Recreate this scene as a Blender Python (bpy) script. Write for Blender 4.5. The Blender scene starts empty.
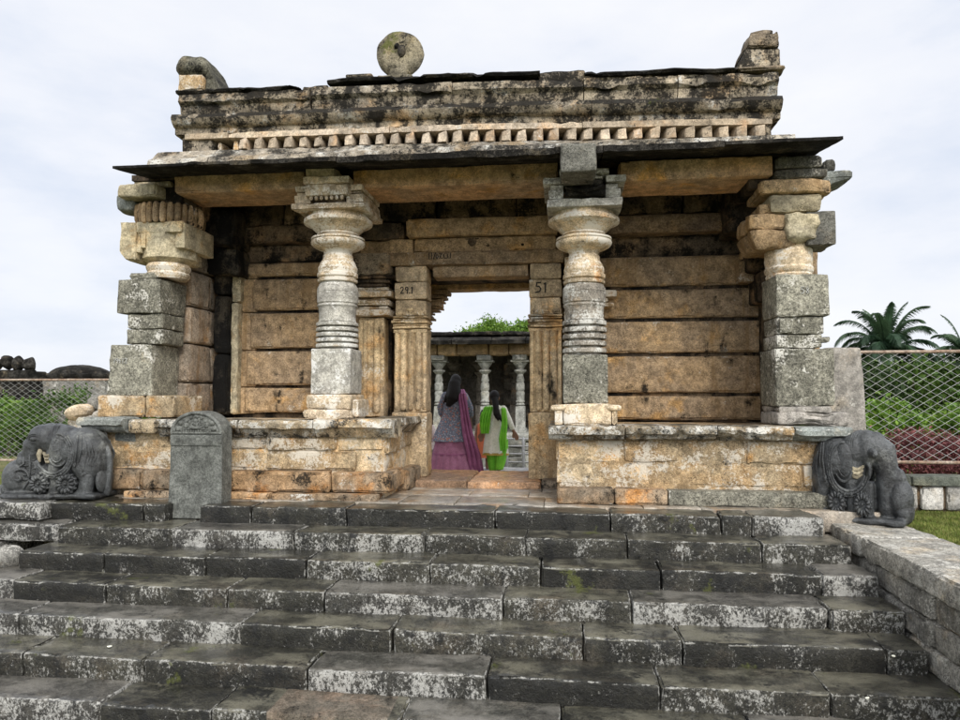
import bpy, bmesh, math, random
import numpy as np
from math import sin, cos, pi, radians, sqrt, atan2
from mathutils import Vector, Matrix

# ------------------------------------------------------------------ camera, sky, sun
S = bpy.context.scene
C = bpy.context.scene.collection
H = 1.14
cd = bpy.data.cameras.new('camera'); cam = bpy.data.objects.new('camera', cd); C.objects.link(cam)
cam.location = (0, 0, H)
yaw, pit = radians(6.9), radians(2.87)
fw = Vector((-sin(yaw)*cos(pit), cos(yaw)*cos(pit), sin(pit)))
cam.rotation_euler = fw.to_track_quat('-Z', 'Y').to_euler()
cd.sensor_width = 36; cd.lens = 700/960*36; cd.clip_start = .05; cd.clip_end = 3000
S.camera = cam
S.view_settings.view_transform = 'Standard'; S.view_settings.look = 'None'
S.view_settings.exposure = 0.12; S.view_settings.gamma = 1

SUN_EL, SUN_AZ = radians(38), radians(156)      # azimuth measured clockwise from +Y: behind the camera, to the right
w = bpy.data.worlds.new('World'); S.world = w; w.use_nodes = True
nt = w.node_tree; nt.nodes.clear()
N = nt.nodes.new; L = nt.links.new
out = N('ShaderNodeOutputWorld'); bg = N('ShaderNodeBackground'); bg.inputs[1].default_value = .1
sky = N('ShaderNodeTexSky'); sky.sky_type = 'NISHITA'; sky.sun_disc = False
sky.sun_elevation = SUN_EL; sky.sun_rotation = SUN_AZ
tc = N('ShaderNodeTexCoord'); mp = N('ShaderNodeMapping'); mp.inputs['Scale'].default_value = (1, 1, 2.6)
n1 = N('ShaderNodeTexNoise'); n1.inputs['Scale'].default_value = 2.2; n1.inputs['Detail'].default_value = 7; n1.inputs['Roughness'].default_value = .55
L(tc.outputs['Generated'], mp.inputs[0]); L(mp.outputs[0], n1.inputs[0])
r1 = N('ShaderNodeValToRGB'); r1.color_ramp.elements[0].position = .36; r1.color_ramp.elements[1].position = .64
r1.color_ramp.elements[0].color = (7.1, 7.7, 8.9, 1); r1.color_ramp.elements[1].color = (9.3, 9.4, 9.7, 1)
e = r1.color_ramp.elements.new(.5); e.color = (8.6, 8.85, 9.5, 1)
L(n1.outputs[0], r1.inputs[0])
# the cloud deck is brighter on the sun's side
dt = N('ShaderNodeVectorMath'); dt.operation = 'DOT_PRODUCT'
dt.inputs[1].default_value = (sin(SUN_AZ)*cos(SUN_EL), cos(SUN_AZ)*cos(SUN_EL), sin(SUN_EL))
L(tc.outputs['Generated'], dt.inputs[0])
mr = N('ShaderNodeMapRange'); mr.inputs[1].default_value = .15; mr.inputs[2].default_value = 1; mr.inputs[3].default_value = 1; mr.inputs[4].default_value = 2.1
L(dt.outputs['Value'], mr.inputs[0])
vm = N('ShaderNodeVectorMath'); vm.operation = 'SCALE'; L(r1.outputs[0], vm.inputs[0]); L(mr.outputs[0], vm.inputs['Scale'])
mx = N('ShaderNodeMix'); mx.data_type = 'RGBA'; mx.inputs[0].default_value = .93
L(sky.outputs[0], mx.inputs[6]); L(vm.outputs[0], mx.inputs[7])
L(mx.outputs[2], bg.inputs[0]); L(bg.outputs[0], out.inputs[0])

sd = bpy.data.lights.new('sun', 'SUN'); sd.energy = 2.6; sd.angle = radians(22); sd.color = (1, .95, .87)
sun = bpy.data.objects.new('sun', sd); C.objects.link(sun)
sv = Vector((sin(SUN_AZ)*cos(SUN_EL), cos(SUN_AZ)*cos(SUN_EL), sin(SUN_EL)))
sun.rotation_euler = sv.to_track_quat('Z', 'Y').to_euler(); sun.location = (6, -8, 12)

# ------------------------------------------------------------------ noise
def _h(i, j, k, s):
    n = (i*374761393 + j*668265263 + k*1274126177 + s*69069) & 0xffffffff
    n = ((n ^ (n >> 13))*1274126177) & 0xffffffff
    n = (n ^ (n >> 16)) & 0xffff
    return n/65535.0
def vnoise(p, s=0):
    p = np.asarray(p, float); f = np.floor(p); t = p-f; t = t*t*(3-2*t); f = f.astype(np.int64)
    i, j, k = f[:, 0], f[:, 1], f[:, 2]; r = 0
    for a in (0, 1):
        wa = t[:, 0] if a else 1-t[:, 0]
        for b in (0, 1):
            wb = t[:, 1] if b else 1-t[:, 1]
            for c in (0, 1):
                wc = t[:, 2] if c else 1-t[:, 2]
                r = r + wa*wb*wc*_h(i+a, j+b, k+c, s)
    return r*2-1
def fbm(p, f, o=3, s=0):
    r = 0; a = 1; t = 0
    for q in range(o):
        r = r+a*vnoise(p*f*(2**q)+17.3*q, s+q*7); t += a; a *= .55
    return r/t
def warp(p, amp, f, s=0, o=3):
    if amp == 0: return p
    q = np.stack([fbm(p, f, o, s+11), fbm(p, f, o, s+29), fbm(p, f, o, s+53)], 1)
    return p+q*amp

# ------------------------------------------------------------------ mesh builder
rng = random.Random(7)
class MB:
    def __init__(s): s.v = []; s.f = []; s.a = []; s.n = 0
    def add(s, v, f, rnd=None, edge=None):
        v = np.asarray(v, float); r = rng.random() if rnd is None else rnd
        e = np.zeros(len(v)) if edge is None else edge
        s.v.append(v); s.a.append(np.stack([np.full(len(v), r), e], 1))
        s.f += [tuple(int(i)+s.n for i in q) for q in f]; s.n += len(v)
        return s
    def arrays(s): return np.concatenate(s.v), np.concatenate(s.a)
    def build(s, name, mat, parent=None, smooth=True, weld=0, loc=None, sharp=38):
        v, a = s.arrays()
        if loc is not None: v = v-np.array(loc)
        me = bpy.data.meshes.new(name); me.from_pydata(v.tolist(), [], s.f); me.update()
        ca = me.color_attributes.new('blk', 'FLOAT_COLOR', 'POINT')
        col = np.ones((len(v), 4)); col[:, 0] = a[:, 0]; col[:, 1] = a[:, 1]; col[:, 2] = (a[:, 0]*7.31) % 1
        ca.data.foreach_set('color', col.ravel())
        if weld:
            bm = bmesh.new(); bm.from_mesh(me); bmesh.ops.remove_doubles(bm, verts=bm.verts, dist=weld)
            bmesh.ops.recalc_face_normals(bm, faces=bm.faces); bm.to_mesh(me); bm.free()
        if smooth: me.polygons.foreach_set('use_smooth', [True]*len(me.polygons))
        if smooth and sharp: me.set_sharp_from_angle(angle=radians(sharp))
        me.materials.append(mat)
        o = bpy.data.objects.new(name, me); C.objects.link(o)
        if loc is not None: o.location = loc
        if parent is not None: setpar(o, parent)
        return o
def setpar(o, p):
    o.parent = p
    bpy.context.view_layer.update()
    o.matrix_parent_inverse = Matrix.Identity(4)
    # children keep world placement: their coordinates are made local to the parent
    m = worldmat(p)
    o.matrix_basis = m.inverted() @ o.matrix_basis
def worldmat(o):
    m = o.matrix_basis.copy(); p = o.parent
    while p is not None: m = p.matrix_basis @ m; p = p.parent
    return m
def tag(o, label, cat, group=None, kind=None):
    if label: o['label'] = label
    if cat: o['category'] = cat
    if group: o['group'] = group
    if kind: o['kind'] = kind
    return o
def empty(name, loc, label, cat, group=None, rz=0):
    o = bpy.data.objects.new(name, None); C.objects.link(o); o.location = loc; o.rotation_euler = (0, 0, rz)
    o.empty_display_size = .2
    return tag(o, label, cat, group)
def part_empty(name, loc, parent):
    o = bpy.data.objects.new(name, None); C.objects.link(o); o.location = loc; o.empty_display_size = .1
    setpar(o, parent); return o

def grid_box(nx, ny, nz):
    """unit cube surface grid, 6 patches; returns pts in [0,1]^3 and quads"""
    V = []; Fq = []
    def patch(nu, nv, fn, flip):
        b = len(V)
        for i in range(nu+1):
            for j in range(nv+1): V.append(fn(i/nu, j/nv))
        for i in range(nu):
            for j in range(nv):
                q = (b+i*(nv+1)+j, b+(i+1)*(nv+1)+j, b+(i+1)*(nv+1)+j+1, b+i*(nv+1)+j+1)
                Fq.append(q[::-1] if flip else q)
    patch(nx, ny, lambda u, v: (u, v, 1), False); patch(nx, ny, lambda u, v: (u, v, 0), True)
    patch(nx, nz, lambda u, v: (u, 0, v), False); patch(nx, nz, lambda u, v: (u, 1, v), True)
    patch(ny, nz, lambda u, v: (1, u, v), False); patch(ny, nz, lambda u, v: (0, u, v), True)
    return np.array(V, float), Fq
def stone(mb, x0, x1, y0, y1, z0, z1, r=.018, amp=.007, cell=.06, f=5.0, xf=None, rnd=None, chip=.02):
    sx, sy, sz = x1-x0, y1-y0, z1-z0
    n = [max(2, int(round(q/cell))) for q in (sx, sy, sz)]
    V, Fq = grid_box(*[min(q, 60) for q in n])
    c = np.array([x0, y0, z0]); sc = np.array([sx, sy, sz]); r = min(r, .45*min(sx, sy, sz))
    # move the outermost rows in so that rounding has vertices to work on
    for k in range(3):
        nn = min(n[k], 60); t = V[:, k]*nn; e = min(.5, r*1.2/sc[k]*nn)
        t = np.where(np.abs(t-1) < 1e-6, e, t) if nn > 2 else t
        t = np.where(np.abs(t-(nn-1)) < 1e-6, nn-e, t) if nn > 2 else t
        V[:, k] = t/nn
    P = c+V*sc
    inner = np.clip(P, c+r, c+sc-r); d = P-inner; l = np.linalg.norm(d, axis=1, keepdims=True); l[l == 0] = 1
    m = (np.abs(d) > 1e-9).sum(1, keepdims=True) > 1
    Pn = np.where(m, inner+d/l*r, P)
    edge = np.clip(1-np.sort(np.minimum(V, 1-V)*sc, 1)[:, 1]/.03, 0, 1)
    s = rng.randint(0, 9999)
    # worn corners: push edge vertices inward where the noise is high
    ch = np.clip(fbm(P, 7, 2, s)+.05, 0, 1)*edge
    cen = c+sc*.5; dirn = (cen-Pn); dirn = np.sign(dirn)*np.minimum(np.abs(dirn), 1)
    dirn = np.where(np.abs(d) > 1e-9, np.sign(dirn), 0)
    Pn = Pn+dirn*ch[:, None]*chip*2
    Pn = warp(Pn, amp, f, s)
    if xf: Pn = xf(Pn)
    mb.add(Pn, Fq, rnd, edge)
def extr(mb, poly, a0, a1, axis='x', cell=.06, amp=.006, chip=.0, f=6, rnd=None):
    """poly = list of (u,z) outline, u is y (axis x) or x (axis y); extruded along axis"""
    pts = []; ed = []
    n = len(poly)
    for i in range(n):
        p, q = poly[i], poly[(i+1) % n]; d = math.hypot(q[0]-p[0], q[1]-p[1]); k = max(1, int(d/cell))
        for j in range(k):
            t = j/k; pts.append((p[0]+(q[0]-p[0])*t, p[1]+(q[1]-p[1])*t)); ed.append(1 if j == 0 else 0)
    m = len(pts); L_ = max(1, int(round((a1-a0)/cell)))
    A = np.linspace(a0, a1, L_+1); U = np.array(pts)
    V = np.zeros((L_+1, m, 3)); V[:, :, 0] = A[:, None]; V[:, :, 1] = U[None, :, 0]; V[:, :, 2] = U[None, :, 1]
    E = np.tile(np.array(ed, float), (L_+1, 1)); E[0, :] = 1; E[-1, :] = 1
    V = V.reshape(-1, 3); E = E.reshape(-1)
    cu = U.mean(0)
    s = rng.randint(0, 9999)
    if chip:
        c = np.clip(fbm(V, 4.5, 3, s)-.12, 0, 1)*E*chip
        V[:, 1] += np.sign(cu[0]-V[:, 1])*c*2; V[:, 2] += np.sign(cu[1]-V[:, 2])*c*2
    Fq = []
    for i in range(L_):
        for j in range(m):
            k = (j+1) % m; Fq.append((i*m+j, i*m+k, (i+1)*m+k, (i+1)*m+j))
    Fq.append(tuple(range(m-1, -1, -1))); Fq.append(tuple(L_*m+j for j in range(m)))
    V = warp(V, amp, f, s)
    if axis == 'y': V = V[:, [1, 0, 2]]; Fq = [q[::-1] for q in Fq]
    mb.add(V, Fq, rnd, E)
def lathe(mb, cx, cy, prof, seg=56, amp=.003, f=6, rnd=None, sq=0, dz=.02):
    """prof = [(r,z)...] bottom to top; sq>0 makes the section squarer"""
    P = []
    for i in range(len(prof)-1):
        (r0, z0), (r1, z1) = prof[i], prof[i+1]; k = max(1, int(math.hypot(r1-r0, z1-z0)/dz))
        for j in range(k): P.append((r0+(r1-r0)*j/k, z0+(z1-z0)*j/k, 1 if j == 0 else 0))
    P.append((*prof[-1], 1)); n = len(P)
    th = np.arange(seg)/seg*2*pi
    V = np.zeros((n, seg, 3)); P = np.array(P)
    k = 1.0
    if sq: k = 1/np.power(np.abs(np.cos(th))**sq+np.abs(np.sin(th))**sq, 1/sq)
    V[:, :, 0] = cx+P[:, 0:1]*np.cos(th)*k; V[:, :, 1] = cy+P[:, 0:1]*np.sin(th)*k; V[:, :, 2] = P[:, 1:2]
    E = np.repeat(P[:, 2], seg); V = warp(V.reshape(-1, 3), amp, f, rng.randint(0, 9999))
    Fq = []
    for i in range(n-1):
        for j in range(seg):
            q = (j+1) % seg; Fq.append((i*seg+j, i*seg+q, (i+1)*seg+q, (i+1)*seg+j))
    Fq.append(tuple(range(seg-1, -1, -1))); Fq.append(tuple((n-1)*seg+j for j in range(seg)))
    mb.add(V, Fq, rnd, E)
def ell(mb, c, r, rz=0, ry=0, seg=24, rnd=None):
    th = np.linspace(0, pi, seg//2+1)[1:-1]; ph = np.arange(seg)/seg*2*pi
    V = [(0, 0, 1.)]+[(sin(t)*cos(p), sin(t)*sin(p), cos(t)) for t in th for p in ph]+[(0, 0, -1.)]
    n = len(th); Fq = []
    for j in range(seg): Fq.append((0, 1+j, 1+(j+1) % seg))
    for i in range(n-1):
        for j in range(seg):
            a = 1+i*seg+j; b = 1+i*seg+(j+1) % seg; Fq.append((a, a+seg, b+seg, b))
    k = 1+n*seg
    for j in range(seg): Fq.append((k, 1+(n-1)*seg+(j+1) % seg, 1+(n-1)*seg+j))
    M = Matrix.Rotation(rz, 3, 'Z') @ Matrix.Rotation(ry, 3, 'Y')
    V = np.array(V)*np.array(r) @ np.array(M).T+np.array(c)
    mb.add(V, Fq, rnd)
def tube(mb, pts, rad, seg=10, rnd=None, flat=None, disc=False):
    pts = np.array(pts, float); n = len(pts)
    if np.isscalar(rad): rad = [rad]*n
    rad = list(rad)
    T = np.gradient(pts, axis=0) if n > 2 else np.repeat((pts[1]-pts[0])[None], 2, 0)
    T /= np.linalg.norm(T, axis=1, keepdims=True)+1e-9
    up = np.array([0, 0, 1.]) if abs(T[0][2]) < .9 else np.array([0, 1., 0])
    rings = []; a = np.cross(T[0], up); a /= np.linalg.norm(a)
    def ring(c, t, a, r):
        b = np.cross(t, a)
        th = np.arange(seg)/seg*2*pi
        return c+(np.cos(th)[:, None]*a+np.sin(th)[:, None]*b*(flat or 1))*r
    for i in range(n):
        a = a-T[i]*np.dot(a, T[i]); a /= np.linalg.norm(a)+1e-9
        if i == 0 and disc: rings.append(ring(pts[0], T[0], a, rad[0]*.9))
        elif i == 0:
            for q in (1.0, .7): rings.append(ring(pts[0]-T[0]*rad[0]*sqrt(max(0, 1-(1-q*.999)**2))*.999 if q == 1.0 else pts[0]-T[0]*rad[0]*.7, T[0], a, rad[0]*(.05 if q == 1.0 else .7)))
        rings.append(ring(pts[i], T[i], a, rad[i]))
        if i == n-1 and disc: rings.append(ring(pts[i]+T[i]*.004, T[i], a, rad[i]*.93))
        elif i == n-1:
            rings.append(ring(pts[i]+T[i]*rad[i]*.7, T[i], a, rad[i]*.7)); rings.append(ring(pts[i]+T[i]*rad[i], T[i], a, rad[i]*.05))
    V = np.concatenate(rings); m = len(rings); Fq = []
    for i in range(m-1):
        for j in range(seg):
            k = (j+1) % seg; Fq.append((i*seg+j, i*seg+k, (i+1)*seg+k, (i+1)*seg+j))
    Fq.append(tuple(range(seg-1, -1, -1))); Fq.append(tuple((m-1)*seg+j for j in range(seg)))
    mb.add(V, Fq, rnd)
def remesh(o, vox, it=4, fac=.5):
    m = o.modifiers.new('remesh', 'REMESH'); m.mode = 'VOXEL'; m.voxel_size = vox; m.use_smooth_shade = True
    s = o.modifiers.new('smooth', 'SMOOTH'); s.factor = fac; s.iterations = it
    return o

# ------------------------------------------------------------------ materials
class NB:
    def __init__(s, name):
        s.m = bpy.data.materials.new(name); s.m.use_nodes = True; s.t = s.m.node_tree
        s.b = s.t.nodes['Principled BSDF']; s.pos = s.n('ShaderNodeNewGeometry')
    def n(s, t, **k):
        x = s.t.nodes.new(t)
        for a, b in k.items(): setattr(x, a, b)
        return x
    def l(s, a, b): s.t.links.new(a, b)
    def noise(s, scale, detail=5, rough=.6, vec=(1, 1, 1), off=0, dist=0):
        mp = s.n('ShaderNodeMapping'); mp.inputs['Scale'].default_value = vec; mp.inputs['Location'].default_value = (off, off*1.7, off*.6)
        s.l(s.pos.outputs['Position'], mp.inputs[0])
        x = s.n('ShaderNodeTexNoise'); x.inputs['Scale'].default_value = scale; x.inputs['Detail'].default_value = detail
        x.inputs['Roughness'].default_value = rough; x.inputs['Distortion'].default_value = dist
        s.l(mp.outputs[0], x.inputs[0]); return x.outputs[0]
    def ramp(s, v, a, b, lo=0., hi=1.):
        x = s.n('ShaderNodeMapRange'); x.interpolation_type = 'SMOOTHSTEP'
        for i, q in zip((1, 2, 3, 4), (a, b, lo, hi)): x.inputs[i].default_value = q
        s.l(v, x.inputs[0]); return x.outputs[0]
    def math(s, op, a, b=None, c=None):
        x = s.n('ShaderNodeMath', operation=op)
        for i, q in enumerate((a, b, c)):
            if q is None: continue
            if isinstance(q, (int, float)): x.inputs[i].default_value = q
            else: s.l(q, x.inputs[i])
        return x.outputs[0]
    def mix(s, f, a, b, mode='MIX'):
        x = s.n('ShaderNodeMix', data_type='RGBA', blend_type=mode)
        for i, q in ((0, f), (6, a), (7, b)):
            if isinstance(q, (int, float)): x.inputs[i].default_value = q
            elif isinstance(q, tuple): x.inputs[i].default_value = (*q, 1)
            else: s.l(q, x.inputs[i])
        return x.outputs[2]
    def attr(s):
        a = s.n('ShaderNodeAttribute', attribute_name='blk'); sp = s.n('ShaderNodeSeparateColor'); s.l(a.outputs['Color'], sp.inputs[0])
        return sp.outputs
    def grey(s, v):
        x = s.n('ShaderNodeCombineColor')
        for i in range(3): s.l(v, x.inputs[i])
        return x.outputs[0]
    def bump(s, h, dist, strength=1, prev=None):
        x = s.n('ShaderNodeBump'); x.inputs['Strength'].default_value = strength; x.inputs['Distance'].default_value = dist
        s.l(h, x.inputs['Height'])
        if prev is not None: s.l(prev, x.inputs['Normal'])
        return x.outputs[0]

def rock(name, c1, c2, c3, dark=.3, darkc=(.008, .0075, .0065), white=.12, whitec=(.62, .6, .54), streak=.5, grain=.55,
         var=.35, rough=.85, bump=.012, wet=0, off=0, c3amt=.5, fs=1.0, moss=0, spec=.18, edgew=.25, riser=0, top=0):
    b = NB(name); at = b.attr()
    big = b.noise(1.1, 5, .6, off=off); mid = b.noise(4.5, 7, .68, off=off+3); mid2 = b.noise(2.6, 6, .65, off=off+9)
    fine = b.noise(42*fs, 5, .75, off=off); speck = b.noise(130*fs, 3, .7, off=off+5)
    stv = b.noise(5.5, 5, .6, vec=(1, 1, .16), off=off+7)
    col = b.mix(b.ramp(big, .38, .62), c1, c2)
    col = b.mix(b.ramp(mid2, .72-c3amt*.4, .86-c3amt*.35), col, c3)
    # every block its own tone
    tone = b.ramp(at[0], 0, 1, 1-var, 1+var*.6)
    col = b.mix(1.0, col, b.grey(tone), 'MULTIPLY')
    # grain
    g = b.math('ADD', b.math('MULTIPLY', fine, .65), b.math('MULTIPLY', speck, .35))
    col = b.mix(1.0, col, b.grey(b.ramp(g, .36, .64, 1-grain, 1+grain*.75)), 'MULTIPLY')
    pit = b.ramp(b.math('ADD', b.math('MULTIPLY', mid, .35), b.math('MULTIPLY', speck, .65)), .40, .44, .28, 1)
    col = b.mix(1.0, col, b.grey(pit), 'MULTIPLY')
    col = b.mix(1.0, col, b.grey(b.ramp(b.noise(8.5, 5, .7, off=off+15), .36, .64, .68, 1.25)), 'MULTIPLY')
    if streak > .5: col = b.mix(b.ramp(b.noise(4.2, 4, .65, vec=(1, 1, .09), off=off+17), .52, .66, 0, .6), col, tuple(q*.42 for q in c3))
    if riser:      # upright faces darker, upward faces paler in patches
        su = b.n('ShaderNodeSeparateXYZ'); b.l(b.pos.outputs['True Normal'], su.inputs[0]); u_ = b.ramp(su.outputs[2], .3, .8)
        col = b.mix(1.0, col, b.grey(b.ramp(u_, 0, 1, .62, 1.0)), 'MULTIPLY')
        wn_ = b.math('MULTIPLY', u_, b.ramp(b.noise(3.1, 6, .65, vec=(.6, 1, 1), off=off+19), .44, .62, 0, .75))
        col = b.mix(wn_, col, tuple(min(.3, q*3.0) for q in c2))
    # lime / pale lichen patches
    wn = b.math('ADD', b.math('MULTIPLY', mid, .45), b.math('ADD', b.math('MULTIPLY', fine, .35), b.math('MULTIPLY', b.noise(1.7, 3, .5, off=off+21), .2)))
    wn = b.math('ADD', wn, b.math('MULTIPLY', at[1], edgew*.12))
    t = .66-white*.42
    wf = b.ramp(wn, t, t+.045, 0, .9)
    if riser:      # lime runs on the upright faces of the steps, in short vertical flecks
        sz = b.n('ShaderNodeSeparateXYZ'); b.l(b.pos.outputs['True Normal'], sz.inputs[0])
        up = b.ramp(sz.outputs[2], .3, .7, 1, 0)
        fl = b.math('ADD', b.math('MULTIPLY', b.noise(44, 6, .85, vec=(1, 1, .7), off=off+70), .60), b.math('MULTIPLY', b.noise(3.4, 5, .7, off=off+71), .40))
        fl = b.math('ADD', fl, b.math('MULTIPLY', b.ramp(at[0], 0, 1, -.03, .035), 1))
        ff = b.math('MULTIPLY', b.ramp(fl, .585-riser*.09, .635-riser*.09, 0, .8), up)
        fine_e = b.math('MULTIPLY', b.ramp(b.math('ADD', b.math('MULTIPLY', at[1], .30), b.noise(14, 5, .75, off=off+72)), .74, .84, 0, .6), 1)
        wf = b.math('MAXIMUM', b.math('MULTIPLY', wf, b.ramp(up, 0, 1, .45, 1)), b.math('MAXIMUM', ff, fine_e))
    col = b.mix(wf, col, whitec)
    # black lichen and soot
    dn = b.math('ADD', b.math('MULTIPLY', b.noise(3.2, 8, .74, off=off+31), .5), b.math('ADD', b.math('MULTIPLY', stv, .28*streak*2), b.math('MULTIPLY', fine, .5-.28*streak*2+.0)))
    if top:
        st_ = b.n('ShaderNodeSeparateXYZ'); b.l(b.pos.outputs['True Normal'], st_.inputs[0])
        dn = b.math('ADD', dn, b.ramp(st_.outputs[2], .1, .8, 0, top))
    t = .70-dark*.42
    dm = b.ramp(dn, t, t+.07, 0, .95)
    col = b.mix(dm, col, darkc)
    if moss:
        col = b.mix(b.ramp(b.noise(2.4, 6, .7, off=off+41), .68-moss*.3, .75-moss*.3, 0, .8), col, (.09, .10, .02))
    b.l(col, b.b.inputs['Base Color'])
    h = b.math('ADD', b.math('MULTIPLY', fine, .6), b.math('ADD', b.math('MULTIPLY', mid, 1.2), b.math('MULTIPLY', speck, .25)))
    b.l(b.bump(h, bump), b.b.inputs['Normal'])
    if wet:
        sx = b.n('ShaderNodeSeparateXYZ'); b.l(b.pos.outputs['Normal'], sx.inputs[0])
        wz = b.ramp(sx.outputs[2], .55, .9)
        wm = b.math('MULTIPLY', wz, b.ramp(b.noise(2.3, 5, .6, off=off+61), .38, .6, .35, 1))
        b.l(b.math('SUBTRACT', rough, b.math('MULTIPLY', wm, wet*.6)), b.b.inputs['Roughness'])
        b.l(b.math('MULTIPLY', wm, wet*1.7), b.b.inputs['Coat Weight']); b.b.inputs['Coat Roughness'].default_value = .16; b.b.inputs['Coat IOR'].default_value = 1.4
        b.l(b.bump(b.noise(9, 4, .5, off=off+63), .006), b.b.inputs['Coat Normal'])
    else: b.b.inputs['Roughness'].default_value = rough
    b.b.inputs['Specular IOR Level'].default_value = spec
    return b.m
def simple(name, c, rough=.6, grain=.25, sc=40, metal=0, bump=.003, c2=None, sc2=6, spec=.4, trans=0):
    b = NB(name); n = b.noise(sc, 4, .65); col = b.mix(b.ramp(b.noise(sc2, 4, .6, off=4), .4, .6), c, c2 or c)
    col = b.mix(1., col, b.grey(b.ramp(n, .3, .7, 1-grain, 1+grain)), 'MULTIPLY')
    b.l(col, b.b.inputs['Base Color']); b.b.inputs['Roughness'].default_value = rough; b.b.inputs['Metallic'].default_value = metal
    b.b.inputs['Specular IOR Level'].default_value = spec
    if bump: b.l(b.bump(n, bump), b.b.inputs['Normal'])
    return b.m
def leafmat(name, c, c2, rough=.5):
    b = NB(name); at = b.attr()
    col = b.mix(at[0], c, c2); col = b.mix(1., col, b.grey(b.ramp(b.noise(3, 3, .5), .3, .7, .7, 1.3)), 'MULTIPLY')
    b.l(col, b.b.inputs['Base Color']); b.b.inputs['Roughness'].default_value = rough; b.b.inputs['Specular IOR Level'].default_value = .3
    tr = b.n('ShaderNodeBsdfTranslucent'); b.l(col, tr.inputs[0]); ms = b.n('ShaderNodeMixShader'); ms.inputs[0].default_value = .3
    b.l(b.b.outputs[0], ms.inputs[1]); b.l(tr.outputs[0], ms.inputs[2]); b.l(ms.outputs[0], b.t.nodes['Material Output'].inputs[0])
    return b.m

TAN = (.42, .31, .20); BUFF = (.52, .43, .31); ORNG = (.50, .26, .09); GREY = (.22, .22, .20)
M_wall = rock('tan_granite', (.56, .39, .22), (.42, .31, .20), (.62, .38, .16), dark=.37, white=.20, streak=.7, grain=.42, var=.4, bump=.028, c3amt=.45, fs=1.1)
M_plinth = rock('orange_granite', (.62, .42, .22), (.56, .44, .28), (.64, .34, .11), dark=.37, white=.36, streak=.35, grain=.38, var=.3, bump=.024, c3amt=.42, off=4, whitec=(.66, .6, .5))
M_mould = rock('weathered_moulding', (.46, .36, .23), (.32, .28, .21), (.54, .34, .15), dark=.50, white=.34, streak=.2, grain=.5, var=.35, bump=.014, off=12)
M_beam = rock('ochre_beam', (.60, .37, .20), (.48, .34, .22), (.60, .33, .11), dark=.33, white=.04, streak=.25, grain=.35, var=.15, bump=.008, c3amt=.5, off=20)
M_parapet = rock('lichened_parapet', (.46, .38, .27), (.36, .31, .24), (.54, .37, .21), top=.12, dark=.575, white=.24, streak=.30, grain=.45, var=.25, bump=.02, off=31, moss=.12)
M_cap = rock('black_lichened_stone', (.10, .09, .075), (.06, .056, .05), (.22, .18, .12), dark=.58, white=.16, whitec=(.35, .33, .29), streak=.1, grain=.8, var=.3, bump=.034, off=37, spec=.1)
M_dent = rock('pale_dentil', (.55, .44, .31), (.48, .40, .31), (.55, .37, .22), dark=.34, white=.15, streak=.3, grain=.35, var=.25, bump=.008, off=45)
M_colw = rock('pale_schist', (.46, .44, .38), (.38, .36, .32), (.52, .40, .26), dark=.33, white=.28, streak=.2, grain=.35, var=.15, bump=.006, off=51, whitec=(.70, .69, .65), c3amt=.2)
M_colc = rock('cream_schist', (.64, .51, .34), (.52, .42, .30), (.62, .34, .14), dark=.30, white=.35, streak=.2, grain=.35, var=.12, bump=.006, off=55, whitec=(.72, .68, .6), c3amt=.35)
M_gran = rock('grey_granite', (.30, .285, .225), (.23, .22, .175), (.38, .33, .235), dark=.28, white=.26, streak=.3, grain=.75, var=.2, bump=.012, off=60, c3amt=.3)
M_block = rock('buff_block', (.50, .42, .27), (.42, .37, .26), (.52, .36, .18), dark=.28, white=.1, streak=.3, grain=.4, var=.25, bump=.012, off=66)
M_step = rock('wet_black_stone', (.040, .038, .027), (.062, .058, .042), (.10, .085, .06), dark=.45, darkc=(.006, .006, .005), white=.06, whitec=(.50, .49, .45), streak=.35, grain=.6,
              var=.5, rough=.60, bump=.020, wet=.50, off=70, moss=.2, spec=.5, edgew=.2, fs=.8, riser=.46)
M_floor = rock('wet_paving', (.30, .25, .19), (.36, .33, .28), (.34, .22, .12), dark=.25, white=.15, streak=.1, grain=.3, var=.3, rough=.6, bump=.006, wet=.42, off=77, spec=.5)
M_flank = rock('grey_wall_stone', (.30, .29, .26), (.38, .36, .31), (.42, .36, .27), dark=.26, white=.26, streak=.3, grain=.5, var=.35, bump=.016, off=81)
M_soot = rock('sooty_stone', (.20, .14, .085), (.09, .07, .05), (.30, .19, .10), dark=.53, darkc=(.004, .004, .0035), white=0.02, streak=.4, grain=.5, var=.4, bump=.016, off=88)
M_eleph = rock('carved_soapstone', (.095, .10, .10), (.06, .064, .066), (.20, .205, .19), dark=.47, darkc=(.014, .014, .014), white=.12, whitec=(.24, .245, .23), streak=.3, grain=.55, var=.1, rough=.34, bump=.016, off=91, spec=.5)
M_stele = rock('blue_grey_slab', (.165, .17, .155), (.13, .134, .12), (.20, .205, .185), dark=.2, white=.08, whitec=(.3, .3, .27), streak=.4, grain=.5, var=.1, rough=.6, bump=.008, off=95)
M_dgrey = rock('dark_grey_block', (.17, .165, .14), (.12, .115, .10), (.24, .21, .16), dark=.42, white=.24, whitec=(.42, .40, .35), streak=.2, grain=.6, var=.3, bump=.02, off=211)
M_colg = rock('grey_schist', (.38, .34, .28), (.29, .26, .22), (.46, .33, .20), dark=.36, white=.30, whitec=(.6, .59, .54), streak=.3, grain=.4, var=.15, bump=.007, off=215, c3amt=.3)
M_far = rock('far_grey_stone', (.30, .30, .27), (.24, .24, .21), (.34, .31, .25), dark=.36, white=.12, streak=.3, grain=.3, var=.2, bump=.02, off=99)
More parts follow.
